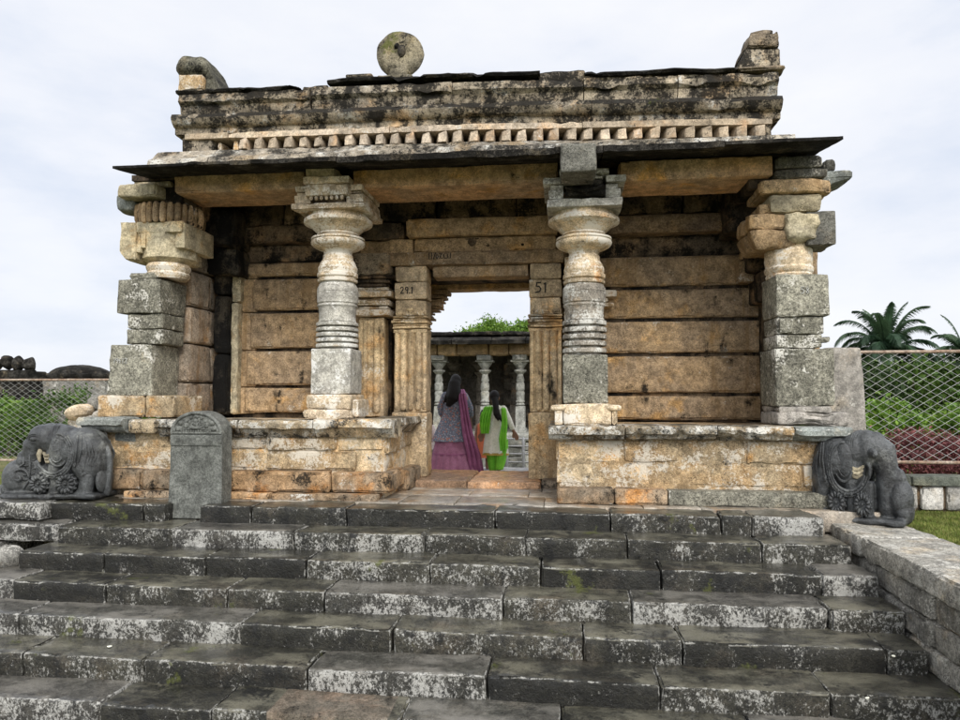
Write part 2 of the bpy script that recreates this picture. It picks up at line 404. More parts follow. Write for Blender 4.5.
M_faro = rock('far_orange_stone', (.56, .38, .20), (.46, .33, .20), (.58, .30, .10), dark=.30, white=.05, streak=.3, grain=.3, var=.3, bump=.02, off=103)
M_farc = rock('far_column_stone', (.34, .34, .31), (.27, .27, .24), (.34, .32, .26), dark=.30, white=.2, streak=.3, grain=.3, var=.1, bump=.01, off=107)
M_conc = rock('stained_concrete', (.36, .33, .29), (.30, .28, .25), (.40, .35, .28), dark=.42, white=.2, streak=.5, grain=.3, var=.1, bump=.01, off=111)
M_smk = rock('smoky_ochre', (.42, .29, .16), (.34, .24, .14), (.50, .29, .11), dark=.32, white=.04, streak=.25, grain=.45, bump=.012, off=163)
M_paint = simple('black_paint', (.02, .018, .016), .7, 0)
M_chalk = simple('chalk', (.45, .45, .42), .9, .3)
M_cream = rock('rubbed_cream_stone', (.30, .26, .18), (.24, .21, .15), (.34, .27, .16), dark=.18, white=.1, grain=.3, bump=.003, off=119)
M_rust = simple('rusty_pipe', (.24, .16, .11), .75, .4, 30, c2=(.34, .27, .21))
M_wire = simple('galvanised_wire', (.45, .45, .43), .5, .15, 30, metal=.2, bump=0)
M_steel = simple('grey_steel', (.35, .35, .35), .5, .2, 30, metal=.4)

# ------------------------------------------------------------------ ground
def terrain():
    nx, ny = 150, 190
    X = np.sign(np.linspace(-1, 1, nx))*np.abs(np.linspace(-1, 1, nx))**3*900; X += np.linspace(-1, 1, nx)*25
    t = np.linspace(-1, 1, ny); Y = 6+np.sign(t)*np.abs(t)**3*1200+t*25
    XX, YY = np.meshgrid(X, Y, indexing='ij')
    Z = np.interp(YY, [-2000, 3.9, 7.6, 12.2, 13.8, 2000], [-1.9, -1.9, -.33, -.33, -.82, -.82])
    V = np.stack([XX.ravel(), YY.ravel(), Z.ravel()], 1)
    V[:, 2] += fbm(V, .9, 3, 5)*.025
    Fq = [(i*ny+j, (i+1)*ny+j, (i+1)*ny+j+1, i*ny+j+1) for i in range(nx-1) for j in range(ny-1)]
    b = NB('lawn_soil'); n = b.noise(1.2, 6, .65); n2 = b.noise(30, 5, .75)
    col = b.mix(b.ramp(n, .42, .6), (.075, .10, .02), (.16, .14, .05)); col = b.mix(b.ramp(n2, .5, .7), col, (.19, .17, .09))
    b.l(col, b.b.inputs['Base Color']); b.b.inputs['Roughness'].default_value = .95; b.l(b.bump(n2, .03), b.b.inputs['Normal'])
    o = MB().add(V, Fq).build('ground', b.m); o['kind'] = 'structure'
terrain()
M_grass = leafmat('grass_blades', (.10, .17, .02), (.28, .27, .09), .7)
def grass(name, label, x0, x1, y0, y1, n, seed, hmax=.045):
    r = np.random.RandomState(seed); P = np.stack([r.uniform(x0, x1, n), r.uniform(y0, y1, n)], 1)
    zb = np.interp(P[:, 1], [3.9, 7.6, 12.2, 13.8], [-1.9, -.33, -.33, -.82])
    a = r.uniform(0, 2*pi, n); h = r.uniform(.3, 1, n)*hmax; wd = r.uniform(.004, .010, n)
    V = np.zeros((n, 3, 3)); V[:, 0] = np.stack([P[:, 0]-np.cos(a)*wd, P[:, 1]-np.sin(a)*wd, zb-.01], 1)
    V[:, 1] = np.stack([P[:, 0]+np.cos(a)*wd, P[:, 1]+np.sin(a)*wd, zb-.01], 1)
    V[:, 2] = np.stack([P[:, 0]+r.normal(0, .02, n), P[:, 1]+r.normal(0, .02, n), zb+h], 1)
    mb = MB(); mb.v = [V.reshape(-1, 3)]; mb.a = [np.stack([np.repeat(r.rand(n), 3), np.zeros(3*n)], 1)]; mb.f = [(3*i, 3*i+1, 3*i+2) for i in range(n)]; mb.n = 3*n
    o = mb.build(name, M_grass, smooth=False); tag(o, label, 'grass', kind='stuff')
grass('grass', 'sunlit green and straw coloured lawn beside the right hand stair wall', 3.25, 6.2, 6.9, 9.55, 60000, 3)
grass('grass', 'bright lawn beyond the wire fence on the left', -12.5, -7.0, 8.0, 13, 30000, 4)

# ------------------------------------------------------------------ stairs
stairs = empty('stone_stairs', (-1.25, 6.9, 0), 'wide flight of wet black stone steps leading up to the gateway', 'stairs')
ST = [[-5.46, -4.4, -4.16], [-3.77, -3.21, -2.2, -0.69, 0.43, 1.47, 1.75, 2.40],
      [-5.09, -3.86, -2.6, -1.33, -0.37, 0.56, 1.74, 2.50],
      [-5.21, -4.33, -3.31, -2.34, -1.2, -0.22, 0.81, 2.12, 2.56],
      [-5.95, -5.66, -4.94, -4.04, -2.91, -2.04, -0.52, 0.53, 2.04, 2.60],
      [-6.4, -5.58, -4.57, -2.61, -1.36, 0.13, 0.86, 2.3, 2.60],
      [-6.2, -5.19, -4.22, -3.21, -1.91, -0.57, 0.65, 1.78, 2.64],
      [-5.9, -4.81, -3.3, -2.46, -1.12, -0.04, 1.22, 2.05, 2.64],
      [-5.9, -4.3, -3.1, -1.8, -.7, .6, 1.5, 2.64],
      [-5.9, -4.9, -3.6, -2.2, -.9, .2, 1.3, 2.64]]
M_step_w = rock('limed_black_stone', (.055, .053, .043), (.075, .07, .06), (.11, .10, .08), dark=.40, darkc=(.014, .014, .012), white=.10, whitec=(.52, .51, .47), streak=.35, grain=.6,
              var=.4, rough=.60, bump=.020, wet=.48, off=72, moss=.1, spec=.5, edgew=.2, fs=.8, riser=.72)
M_step_b = rock('worn_brown_stone', (.17, .135, .10), (.13, .115, .09), (.19, .14, .10), dark=.38, white=.12, streak=.3, grain=.5, var=.2, rough=.68, bump=.02, wet=.3, off=74)
limed = {(1, 6), (2, 1), (4, 1), (5, 1), (5, 2), (3, 7), (4, 5), (4, 7), (6, 4), (7, 4), (7, 1), (7, 6)}
for si in range(10):
    row = max(0, si-1) if si > 0 else 0
    k = 0 if si < 2 else si-1
    z = -.175*k; y = 6.93-.366*k
    mb = MB(); X = ST[si]
    for i in range(len(X)-1):
        dy = rng.uniform(-.011, .011); dz = rng.uniform(-.005, .005); zb = z-.175-.03
        tl = rng.uniform(-.006, .006)
        def xf(P, z=z, tl=tl, xc=(X[i]+X[i+1])/2): 
            Q = P.copy(); Q[:, 2] += (Q[:, 0]-xc)*tl*2; Q[:, 1] += np.where(Q[:, 2] > z-.09, 0, .012); return Q
        stone(mb, X[i]+.004, X[i+1]-.004, y+dy, y+.52, zb, z+dz, r=.018, amp=.010, cell=.045, f=6, xf=xf, chip=.018, rnd=(0.97 if (si, i) in limed else None))
    mat = M_step
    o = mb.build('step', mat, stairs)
    # pale limed blocks take their own stone
    o.data.materials.append(M_step_w); o.data.materials.append(M_step_b)
    ca = o.data.color_attributes['blk'].data
    for p in o.data.polygons:
        r_ = ca[p.vertices[0]].color[0]
        if abs(r_-.97) < 1e-3: p.material_index = 1
        elif si == 7 and -3.3 < p.center[0]+stairs.location.x < -2.46: p.material_index = 2

# left flank blocks, right flank wall
fl = empty('low_stair_wall', (-6.2, 7.3, -.5), 'low dark block wall at the left of the stairs carrying the bowed elephant', 'wall', 'walls flanking the stairs')
mb = MB()
for (a, b_, y0, z0, z1) in ((-6.35, -5.47, 6.80, -.17, .01), (-7.4, -6.36, 6.76, -.17, .02), (-6.1, -5.15, 6.66, -.36, -.18), (-7.4, -6.11, 6.62, -.36, -.18), (-6.8, -5.75, 6.5, -.6, -.37), (-7.9, -6.81, 6.5, -.6, -.37)):
    stone(mb, a, b_, y0, 8.1, z0, z1, r=.03, amp=.02, cell=.055, f=4, chip=.03)
mb.build('block_course', M_step_w, fl)
bo = MB(); ell(bo, (-5.42, 6.33, -.45), (.13, .14, .12)); v = warp(bo.v[0], .05, 6, 3); bo.v[0] = v
tag(bo.build('boulder', M_flank), 'white blotched boulder at the left end of the third step', 'boulder')
fr = empty('low_stair_wall', (2.9, 6, -1), 'grey coursed stone wall at the right of the stairs carrying the other elephant', 'wall', 'walls flanking the stairs')
mb = MB(); ys = [7.95, 7.15, 6.62, 5.55, 4.6, 3.7]
for i in range(5): stone(mb, 2.58+rng.uniform(-.01, .01), 3.27, ys[i+1]+.004, ys[i]-.004, -.29, -.11, r=.02, amp=.012, cell=.05, f=5)
mb.build('coping', M_flank, fr)
mb = MB(); zc = -.295
for c_ in range(6):
    y = 7.9-rng.uniform(0, .4); hgt = .2 if c_ < 5 else .5
    while y > 3.7:
        ln = rng.uniform(.38, .85)
        stone(mb, 2.62+rng.uniform(-.012, .012), 3.2, y-ln+.006, y-.006, zc-hgt+.006, zc-.006, r=.025, amp=.016, cell=.055, f=5, chip=.03)
        y -= ln
    zc -= hgt
mb.build('wall_course', M_flank, fr)
mb = MB(); stone(mb, 2.66, 3.15, 3.72, 7.88, -1.7, -.31, r=.01, amp=0, cell=.4); mb.build('mortar_core', M_floor, fr)

# landing
mb = MB(); y = 7.30; xs0 = [-5.4, -4.3, -3.2, -2.5, -1.6, -.9, -.1, .9, 1.8, 2.6]
for rw, (y0, y1) in enumerate(((7.28, 7.9), (7.905, 8.35), (8.355, 8.75))):
    x = -5.4 if rw == 0 else -2.1
    while x < (2.6 if rw == 0 else .1):
        ln = rng.uniform(.5, 1.1); stone(mb, x+.003, x+ln-.003, y0, y1, -.2, .004+rng.uniform(-.003, .003), r=.008, amp=.003, cell=.08, f=5, chip=.006); x += ln
o = mb.build('pavement', M_floor); o['kind'] = 'structure'
mb = MB(); stone(mb, -5.3, 2.5, 7.2, 10.6, -.7, -.02, r=.01, amp=0, cell=.5); o = mb.build('foundation', M_floor); o['kind'] = 'structure'

# ------------------------------------------------------------------ gateway
G = empty('temple_gateway', (-1.1, 8.6, 0), 'weathered granite temple gateway with four pillars, heavy eave and broken parapet', 'gateway')
# --- plinths (bench platforms)
def rubble(mb, x0, x1, yf, z0, z1, rows, seed, depth=.45, ax='x', lo=.45, hi=1.1):
    R = random.Random(seed); z = z0
    for k in range(rows):
        h = (z1-z0)/rows*(1+R.uniform(-.12, .12)) if k < rows-1 else z1-z
        x = x0
        while x < x1-.02:
            ln = R.uniform(lo, hi); e = min(x+ln, x1)
            if x1-e < .15: e = x1
            pr_ = R.uniform(-.025, .02)
            if ax == 'x': stone(mb, x+.005, e-.005, yf+pr_, yf+depth, z+.004, z+h-.004, r=.022, amp=.018, cell=.05, f=5, chip=.03)
            else: stone(mb, yf-depth, yf+pr_, x+.005, e-.005, z+.004, z+h-.004, r=.022, amp=.018, cell=.05, f=5, chip=.03)
            x = e
        z += h
M_plinth_d = rock('stained_plinth_base', (.50, .32, .17), (.36, .29, .21), (.56, .26, .08), dark=.46, white=.22, streak=.35, grain=.45, var=.35, bump=.016, c3amt=.5, off=6)
M_slab = rock('grey_moulding_slab', (.25, .27, .25), (.22, .23, .21), (.30, .28, .22), dark=.36, white=.22, streak=.2, grain=.45, var=.2, bump=.012, off=14)
def mould(mb, x0, x1, yf, zt, th=.20, amp=.01, back=.5):
    p = [(yf+back, zt), (yf+.03, zt), (yf-.005, zt-.03), (yf, zt-.085), (yf+.05, zt-.10), (yf+.07, zt-.135), (yf+.13, zt-th), (yf+back, zt-th)]
    extr(mb, p, x0, x1, 'x', cell=.05, amp=amp, chip=.05)
# left plinth
PL = part_empty('plinth', (-3.7, 7.6, 0), G)
mb = MB(); rubble(mb, -5.35, -2.0, 7.60, .30, .72, 2, 5); rubble(mb, 7.62, 9.0, -1.96, .30, .70, 2, 8, ax='y'); mb.build('wall_face', M_plinth, PL)
mb = MB()
for a, b_ in ((-5.45, -4.75), (-4.745, -3.75), (-3.745, -2.55), (-2.545, -1.88)): stone(mb, a+.004, b_-.004, 7.44+rng.uniform(-.01, .01), 8.2, .075, .295, r=.03, amp=.014, cell=.05, chip=.04)
for a, b_ in ((-4.9, -3.2), (-3.19, -2.0)): stone(mb, a+.004, b_-.004, 7.34, 8.1, 0.0, .07, r=.012, amp=.008, cell=.05)
stone(mb, -2.4, -1.84, 8.2, 9.0, .0, .25, r=.03, amp=.014)
mb.build('base_course', M_plinth_d, PL)
mb = MB()
for a, b_, dz in ((-4.60, -3.62, 0), (-3.615, -2.75, -.005), (-2.745, -1.86, .01)): mould(mb, a+.004, b_-.004, 7.42+rng.uniform(-.02, .02), .865+dz)
extr(mb, [(-1.86, .87), (-1.84, .80), (-1.90, .74), (-1.95, .68), (-2.3, .68), (-2.3, .87)], 7.9, 9.0, 'y', cell=.06, amp=.01, chip=.03)
stone(mb, -4.95, -4.60, 7.48, 8.0, .70, .86, r=.03, amp=.02)
mb.build('moulding', M_mould, PL)
mb = MB(); mould(mb, -5.50, -4.97, 7.36, .885, th=.17); stone(mb, -5.2, -4.95, 7.6, 8, .6, .72, r=.02, amp=.02); mb.build('moulding', M_slab, PL)
mb = MB(); stone(mb, -5.3, -1.985, 7.618, 9.4, -.1, .83, r=.02, amp=.004, cell=.15); mb.build('core', M_plinth, PL)
# right plinth
PR = part_empty('plinth', (1.3, 7.6, 0), G)
mb = MB(); rubble(mb, -.10, 2.72, 7.60, .185, .66, 2, 17); rubble(mb, 7.62, 8.9, 0.36, .19, .66, 2, 23, ax='y', depth=.44); mb.build('wall_face', M_plinth, PR)
mb = MB()
stone(mb, -.09, .50, 7.42, 8.1, 0, .165, r=.03, amp=.012); stone(mb, .505, 1.05, 7.44, 8.1, 0, .165, r=.03, amp=.012)
mb.build('base_course', M_plinth_d, PR)
mb = MB(); stone(mb, 1.055, 2.75, 7.43, 8.1, 0.0, .155, r=.015, amp=.008); mb.build('base_course', M_gran, PR)
mb = MB()
for a, b_, dz in ((-.17, .62, 0), (.625, 1.55, .008), (1.555, 2.30, .005)): mould(mb, a+.004, b_-.004, 7.42+rng.uniform(-.015, .015), .815+dz, th=.155)
extr(mb, [(-.17, .82), (-.18, .76), (-.12, .70), (-.07, .66), (.3, .66), (.3, .82)], 7.9, 8.85, 'y', cell=.06, amp=.01, chip=.03)
mb.build('moulding', M_mould, PR)
mb = MB(); mould(mb, 2.305, 2.85, 7.40, .815, th=.15); mb.build('moulding', M_slab, PR)
mb = MB(); stone(mb, -.085, 2.68, 7.618, 9.4, -.1, .795, r=.02, amp=.004, cell=.15); mb.build('core', M_plinth, PR)

# --- round lathe-turned columns
def round_column(cx, cy, zb, dark_top):
    P = part_empty('column', (cx, cy, zb), G)
    hw = .235 if not dark_top else .245
    sq_t = 1.675 if not dark_top else 1.585; sb = 1.15 if not dark_top else 1.05
    mb = MB(); stone(mb, cx-hw, cx+hw, cy-hw, cy+hw, sb, sq_t, r=.012, amp=.004, cell=.04, chip=.012); mb.build('square_block', M_colw if not dark_top else M_gran, P)
    mb = MB()
    if dark_top:
        stone(mb, cx-.24, cx+.27, cy-.31, cy+.3, zb-.01, sb-.004, r=.02, amp=.008, cell=.04); stone(mb, cx-.34, cx-.245, cy-.30, cy+.3, zb-.01, sb-.05, r=.02, amp=.008, cell=.04)
        stone(mb, cx+.275, cx+.34, cy-.30, cy+.3, zb-.01, sb-.05, r=.02, amp=.008, cell=.04)
        tube(mb, [(cx-.35, cy-.29, sb-.05), (cx-.24, cy-.29, sb-.045)], .035); tube(mb, [(cx+.25, cy-.29, sb-.045), (cx+.35, cy-.29, sb-.05)], .035)
    else:
        stone(mb, cx-.27, cx+.26, cy-.30, cy+.28, zb+.10, sb-.004, r=.02, amp=.010, cell=.04); stone(mb, cx-.30, cx+.28, cy-.33, cy+.3, zb-.015, zb+.10, r=.02, amp=.010, cell=.04)
        stone(mb, cx+.265, cx+.34, cy-.25, cy+.2, zb, sb-.06, r=.02, amp=.01, cell=.04)
    mb.build('foot_block', M_colc, P)
    s = sq_t; d = 0 if not dark_top else -.075
    # turned shaft
    def ringset(z0, z1, n, rb, rs):
        p = []; h = (z1-z0)/n
        for i in range(n):
            a = z0+i*h; p += [(rs, a), (rs, a+h*.26), (rb*.985, a+h*.32), (rb, a+h*.6), (rb*.975, a+h*.94), (rs, a+h*.97)]
        return p+[(rs, z1)]
    K = 1.0
    prof = [(.225, s)]+ringset(s+.005, 1.995+d*.2, 5, .249, .188)
    prof += [(.222, 2.0+d*.2), (.213, 2.03), (.214, 2.10+d*.4), (.222, 2.17+d*.5), (.236, 2.185+d*.5), (.236, 2.20+d*.5), (.222, 2.21+d*.5), (.238, 2.225+d*.5), (.242, 2.33+d*.6), (.243, 2.34+d*.6), (.238, 2.345+d*.6), (.243, 2.352+d*.6), (.238, 2.40+d*.7), (.215, 2.445+d*.8), (.205, 2.455+d*.8), (.205, 2.465+d*.8)]
    mb = MB(); lathe(mb, cx, cy, prof, 64, amp=.004); mb.build('shaft', M_colg if dark_top else M_colw, P)
    prof = [(.205, 2.466+d), (.232, 2.475+d), (.236, 2.50+d), (.212, 2.512+d), (.212, 2.525+d), (.238, 2.535+d), (.238, 2.575+d), (.222, 2.585+d), (.226, 2.60+d), (.230, 2.64+d), (.205, 2.70+d), (.178, 2.745+d), (.176, 2.79+d), (.165, 2.80+d), (.165, 2.825+d), (.18, 2.85+d)]
    mb = MB(); lathe(mb, cx, cy, prof, 64, amp=.003); mb.build('neck', M_colc, P)
    prof = [(.17, 2.835+d), (.185, 2.85+d), (.25, 2.872+d), (.292, 2.895+d), (.312, 2.918+d), (.318, 2.94+d), (.312, 2.958+d), (.296, 2.960+d), (.296, 2.970+d), (.314, 2.974+d), (.312, 2.995+d), (.28, 3.005+d), (.225, 3.012+d), (.22, 3.04+d)]
    mb = MB(); lathe(mb, cx, cy, prof, 64, amp=.003); mb.build('disc_ring', M_colc, P)
    prof = [(.22, 3.03+d), (.245, 3.034+d), (.245, 3.05+d), (.235, 3.054+d), (.262, 3.07+d), (.285, 3.09+d), (.318, 3.12+d), (.352, 3.142+d), (.385, 3.155+d), (.40, 3.163+d), (.404, 3.18+d), (.402, 3.205+d), (.385, 3.208+d), (.38, 3.222+d), (.352, 3.226+d), (.345, 3.275+d)]
    mb = MB(); lathe(mb, cx, cy, prof, 64, amp=.003, rnd=.7); mb.build('bell', M_colc, P)
    # stepped cruciform capital
    cap = P
    ca_m = M_colc
    mb = MB(); t = d
    if not dark_top:
        stone(mb, cx-.43, cx+.43, cy-.40, cy+.43, 3.265+t, 3.33+t, r=.008, amp=.004, cell=.04, chip=.015)
        for sx in (-1, 1):
            x = [cx+sx*.41, cx+sx*.21]; x.sort(); stone(mb, x[0], x[1], cy-.37, cy+.4, 3.335+t, 3.43+t, r=.008, amp=.004, cell=.04, chip=.012)
            x = [cx+sx*.385, cx+sx*.21]; x.sort(); stone(mb, x[0], x[1], cy-.34, cy+.37, 3.432+t, 3.47+t, r=.006, amp=.002, cell=.04)
            x = [cx+sx*.40, cx+sx*.21]; x.sort(); stone(mb, x[0], x[1], cy-.36, cy+.38, 3.472+t, 3.54+t, r=.008, amp=.004, cell=.04, chip=.012)
        stone(mb, cx-.25, cx+.25, cy-.44, cy+.3, 3.40+t, 3.53+t, r=.008, amp=.004, cell=.03, chip=.012)
        stone(mb, cx-.27, cx+.27, cy-.46, cy+.3, 3.532+t, 3.62+t, r=.008, amp=.005, cell=.03, chip=.012)
        for k in range(7): ell(mb, (cx-.18+.06*k, cy-.43, 3.375+t), (.022, .02, .026), seg=10)
        ell(mb, (cx, cy-.45, 3.46+t), (.055, .03, .07), seg=14)
        mb.build('cross_block', ca_m, cap)
        mb = MB(); stone(mb, cx-.20, cx+.20, cy-.395, cy+.2, 3.335+t, 3.397+t, r=.004, amp=.003, cell=.04); mb.build('recess', M_soot, cap)
    else:
        stone(mb, cx-.41, cx+.41, cy-.40, cy+.43, 3.27+t, 3.36+t, r=.008, amp=.004, cell=.04, chip=.015)
        for sx in (-1, 1):
            x = [cx+sx*.39, cx+sx*.225]; x.sort(); stone(mb, x[0], x[1], cy-.38, cy+.4, 3.362+t, 3.46+t, r=.01, amp=.004, cell=.04, chip=.012)
            x = [cx+sx*.37, cx+sx*.225]; x.sort(); stone(mb, x[0], x[1], cy-.36, cy+.38, 3.462+t, 3.52+t, r=.01, amp=.004, cell=.04, chip=.012)
            x = [cx+sx*.45, cx+sx*.225]; x.sort(); stone(mb, x[0], x[1], cy-.41, cy+.4, 3.522+t, 3.60+t, r=.01, amp=.004, cell=.04, chip=.015)
        for k, (wd, z0, z1) in enumerate(((.20, 3.55, 3.58), (.27, 3.605, 3.67))): stone(mb, cx-wd-.0, cx+wd, cy-.46, cy+.3, z0+t, z1+t, r=.008, amp=.004, cell=.04, chip=.015)
        mb.build('cross_block', M_colw, cap)
        mb = MB(); stone(mb, cx-.21, cx+.22, cy-.45, cy+.2, 3.37+t, 3.46+t, r=.02, amp=.01, cell=.03); stone(mb, cx-.19, cx+.20, cy-.47, cy+.2, 3.465+t, 3.545+t, r=.02, amp=.01, cell=.03)
        tube(mb, [(cx-.19, cy-.46, 3.46+t), (cx, cy-.49, 3.41+t), (cx+.2, cy-.46, 3.46+t)], .022); ell(mb, (cx, cy-.47, 3.44+t), (.05, .03, .06), seg=14)
        mb.build('recess', M_cap, cap)
    mb = MB()
    if dark_top: stone(mb, -.03, .335, 7.05, 7.56, 3.40, 3.70, r=.03, amp=.016, cell=.035); stone(mb, .0, .34, 7.5, cy+.2, 3.60, 3.74, r=.03, amp=.014, cell=.04)
    else: stone(mb, cx-.255, cx+.08, cy-.42, cy+.2, 3.622, 3.80, r=.03, amp=.015, cell=.04)
    mb.build('stub_block', M_dgrey if dark_top else M_dent, P)
    return P
c2 = round_column(-2.67, 8.0, .88, False)
c3 = round_column(.225, 8.0, .82, True)

# --- corner pillars of stacked blocks
def rotz(cx, cy, a):
    ca_, sa = cos(a), sin(a)
    def f(P):
        Q = P.copy(); x = P[:, 0]-cx; y = P[:, 1]-cy; Q[:, 0] = cx+x*ca_-y*sa; Q[:, 1] = cy+x*sa+y*ca_; return Q
    return f
P = part_empty('corner_pillar', (-5.1, 8.0, .88), G)
mb = MB(); rubble(mb, -5.52, -4.55, 7.72, .87, 1.14, 1, 3, depth=.7); mb.build('foot_block', M_plinth, P)
mb = MB(); stone(mb, -5.43, -4.86, 7.77, 8.36, 1.125, 1.745, r=.012, amp=.006, cell=.045, chip=.02, xf=lambda Q: Q+np.stack([np.where(Q[:, 0] < -5.14, (Q[:, 2]-1.14)*.04, 0), 0*Q[:, 0], 0*Q[:, 0]], 1))
mb.build('square_block', M_gran, P); mb = MB(); stone(mb, -5.33, -4.77, 7.77, 8.34, 2.12, 2.53, r=.012, amp=.006, cell=.045, chip=.02)
stone(mb, -5.22, -4.86, 7.80, 8.2, 2.535, 2.62, r=.03, amp=.01, cell=.04)
mb.build('square_block', M_gran, P)
mb = MB(); stone(mb, -5.23, -4.77, 7.82, 8.3, 1.75, 1.93, r=.012, amp=.006, cell=.045); stone(mb, -5.21, -4.76, 7.80, 8.3, 1.935, 2.115, r=.012, amp=.006, cell=.045, chip=.03)
mb.build('shaft_block', M_gran, P)
mb = MB(); lathe(mb, -4.85, 8.06, [(.23, 2.56), (.25, 2.60), (.255, 2.62), (.235, 2.64), (.25, 2.67), (.26, 2.70), (.24, 2.74)], 40, amp=.006, rnd=.5); mb.build('neck', M_colc, P)
cap = P
mb = MB()      # star-shaped capital: overlapping cut blocks, lower corners chamfered
def cham(z0, cx, cy, k=.55, zt=.2):
    def f(Q):
        R = Q.copy(); t = np.clip(1-(Q[:, 2]-z0)/zt, 0, 1)*k; R[:, 0] = cx+(Q[:, 0]-cx)*(1-t*.35); R[:, 1] = cy+(Q[:, 1]-cy)*(1-t*.35); return R
    return f
stone(mb, -5.31, -5.10, 7.76, 8.36, 2.76, 3.22, r=.012, amp=.005, cell=.04, rnd=.75, xf=lambda Q: Q+np.stack([np.clip(2.86-Q[:, 2], 0, 1)*.9*(Q[:, 0] < -5.25), 0*Q[:, 0], 0*Q[:, 0]], 1))
stone(mb, -5.10, -4.52, 7.765, 8.36, 3.085, 3.22, r=.010, amp=.005, cell=.04, rnd=.75)
for k, (x0_, x1_, zz0) in enumerate(((-5.10, -5.045, 2.85), (-5.05, -4.985, 2.905), (-4.99, -4.925, 2.955), (-4.93, -4.86, 3.005), (-4.87, -4.72, 3.05))): stone(mb, x0_, x1_, 7.768+.002*k, 8.3, zz0, 3.10, r=.006, amp=.003, cell=.03, rnd=.75)
stone(mb, -4.62, -4.50, 7.80, 8.5, 2.90, 3.20, r=.010, amp=.005, cell=.04, rnd=.7)
lathe(mb, -4.86, 8.10, [(.22, 2.735), (.335, 2.80), (.34, 3.09), (.33, 3.10)], 10, amp=.005, rnd=.85)
stone(mb, -5.2, -4.6, 8.1, 8.4, 2.76, 3.1, r=.02, amp=.005)
mb.build('star_block', M_block, cap)
mb = MB()
for k in range(14):
    a = radians(-150+k*13); x = -4.87+.36*cos(a); y = 8.1+.36*sin(a)
    tube(mb, [(x*.97-.146, y, 3.235), (x, y, 3.33), (x, y, 3.43)], [.035, .042, .03], seg=8)
stone(mb, -5.19, -4.60, 7.84, 8.5, 3.24, 3.47, r=.03, amp=.012, cell=.04)
mb.build('fluted_ring', M_wall, cap)
mb = MB(); lathe(mb, -4.87, 8.12, [(.30, 3.215), (.37, 3.22), (.38, 3.245), (.34, 3.26)], 40, amp=.015, f=9); mb.build('black_ring', M_soot, cap)
mb = MB(); stone(mb, -5.30, -4.79, 7.66, 8.3, 3.50, 3.66, r=.03, amp=.016, cell=.045); stone(mb, -5.20, -4.7, 7.8, 8.4, 3.655, 3.72, r=.02, amp=.01, cell=.045); mb.build('top_slab', M_block, P)
mb = MB(); stone(mb, -5.42, -5.18, 7.82, 8.2, 3.38, 3.585, r=.05, amp=.02, cell=.04); stone(mb, -5.2, -4.6, 7.95, 8.5, 3.46, 3.52, r=.02, amp=.01, cell=.05); mb.build('stub_block', M_slab, P)

P = part_empty('corner_pillar', (2.5, 8.0, .82), G)
mb = MB(); stone(mb, 2.22, 2.93, 7.70, 8.4, .82, .96, r=.03, amp=.022, cell=.04, chip=.05); stone(mb, 2.24, 2.78, 7.73, 8.4, .955, 1.02, r=.02, amp=.015, cell=.04); mb.build('foot_block', M_conc, P)
mb = MB(); stone(mb, 2.225, 2.83, 7.77, 8.36, 1.02, 1.635, r=.012, amp=.007, cell=.045, chip=.025); mb.build('square_block', M_gran, P); mb = MB(); stone(mb, 2.25, 2.795, 7.77, 8.32, 1.98, 2.43, r=.012, amp=.006, cell=.045, chip=.02)
mb.build('square_block', M_gran, P)
mb = MB(); stone(mb, 2.25, 2.72, 7.80, 8.3, 1.64, 1.785, r=.01, amp=.005, cell=.045); stone(mb, 2.26, 2.745, 7.81, 8.3, 1.79, 1.975, r=.01, amp=.005, cell=.045); stone(mb, 2.28, 2.42, 7.76, 7.9, 1.80, 1.96, r=.01, amp=.004); stone(mb, 2.62, 2.80, 7.78, 8.0, 1.70, 1.76, r=.01, amp=.004)
mb.build('shaft_block', M_gran, P)
mb = MB(); lathe(mb, 2.47, 8.05, [(.235, 2.42), (.245, 2.45), (.23, 2.47), (.25, 2.49), (.255, 2.53), (.24, 2.55), (.25, 2.62), (.245, 2.72), (.23, 2.80)], 40, amp=.008, rnd=.6); mb.build('neck', M_colc, P)
cap = P
mb = MB()
stone(mb, 1.99, 2.50, 7.74, 8.45, 2.72, 2.92, r=.04, amp=.03, cell=.035, xf=cham(2.72, 2.45, 8.1, .5)); stone(mb, 2.0, 2.52, 7.78, 8.4, 2.93, 3.10, r=.03, amp=.03, cell=.035)
stone(mb, 2.10, 2.70, 7.80, 8.4, 3.10, 3.21, r=.03, amp=.03, cell=.035)
mb.build('broken_block', M_wall, cap)
mb = MB(); stone(mb, 2.37, 2.70, 7.70, 8.3, 2.79, 3.09, r=.05, amp=.05, cell=.03, f=6); stone(mb, 2.2, 2.74, 7.74, 8.4, 3.10, 3.30, r=.04, amp=.045, cell=.03, f=6); mb.build('broken_block', M_block, cap)
mb = MB(); stone(mb, 2.58, 2.875, 7.76, 8.2, 2.74, 3.105, r=.015, amp=.006, cell=.04); mb.build('dark_block', M_dgrey, cap)
mb = MB(); stone(mb, 2.11, 2.86, 7.74, 8.4, 3.30, 3.455, r=.04, amp=.028, cell=.035, f=5, xf=lambda Q: Q+np.stack([0*Q[:, 0], 0*Q[:, 0], (Q[:, 0]-2.5)*-.03], 1)); mb.build('top_slab', M_wall, P)
mb = MB(); stone(mb, 2.24, 2.80, 7.72, 8.4, 3.46, 3.56, r=.03, amp=.02, cell=.04); stone(mb, 2.26, 2.74, 7.70, 8.4, 3.565, 3.70, r=.03, amp=.02, cell=.04); stone(mb, 2.8, 2.92, 7.85, 8.2, 3.56, 3.70, r=.03, amp=.02, cell=.04); mb.build('top_slab', M_dgrey, P)
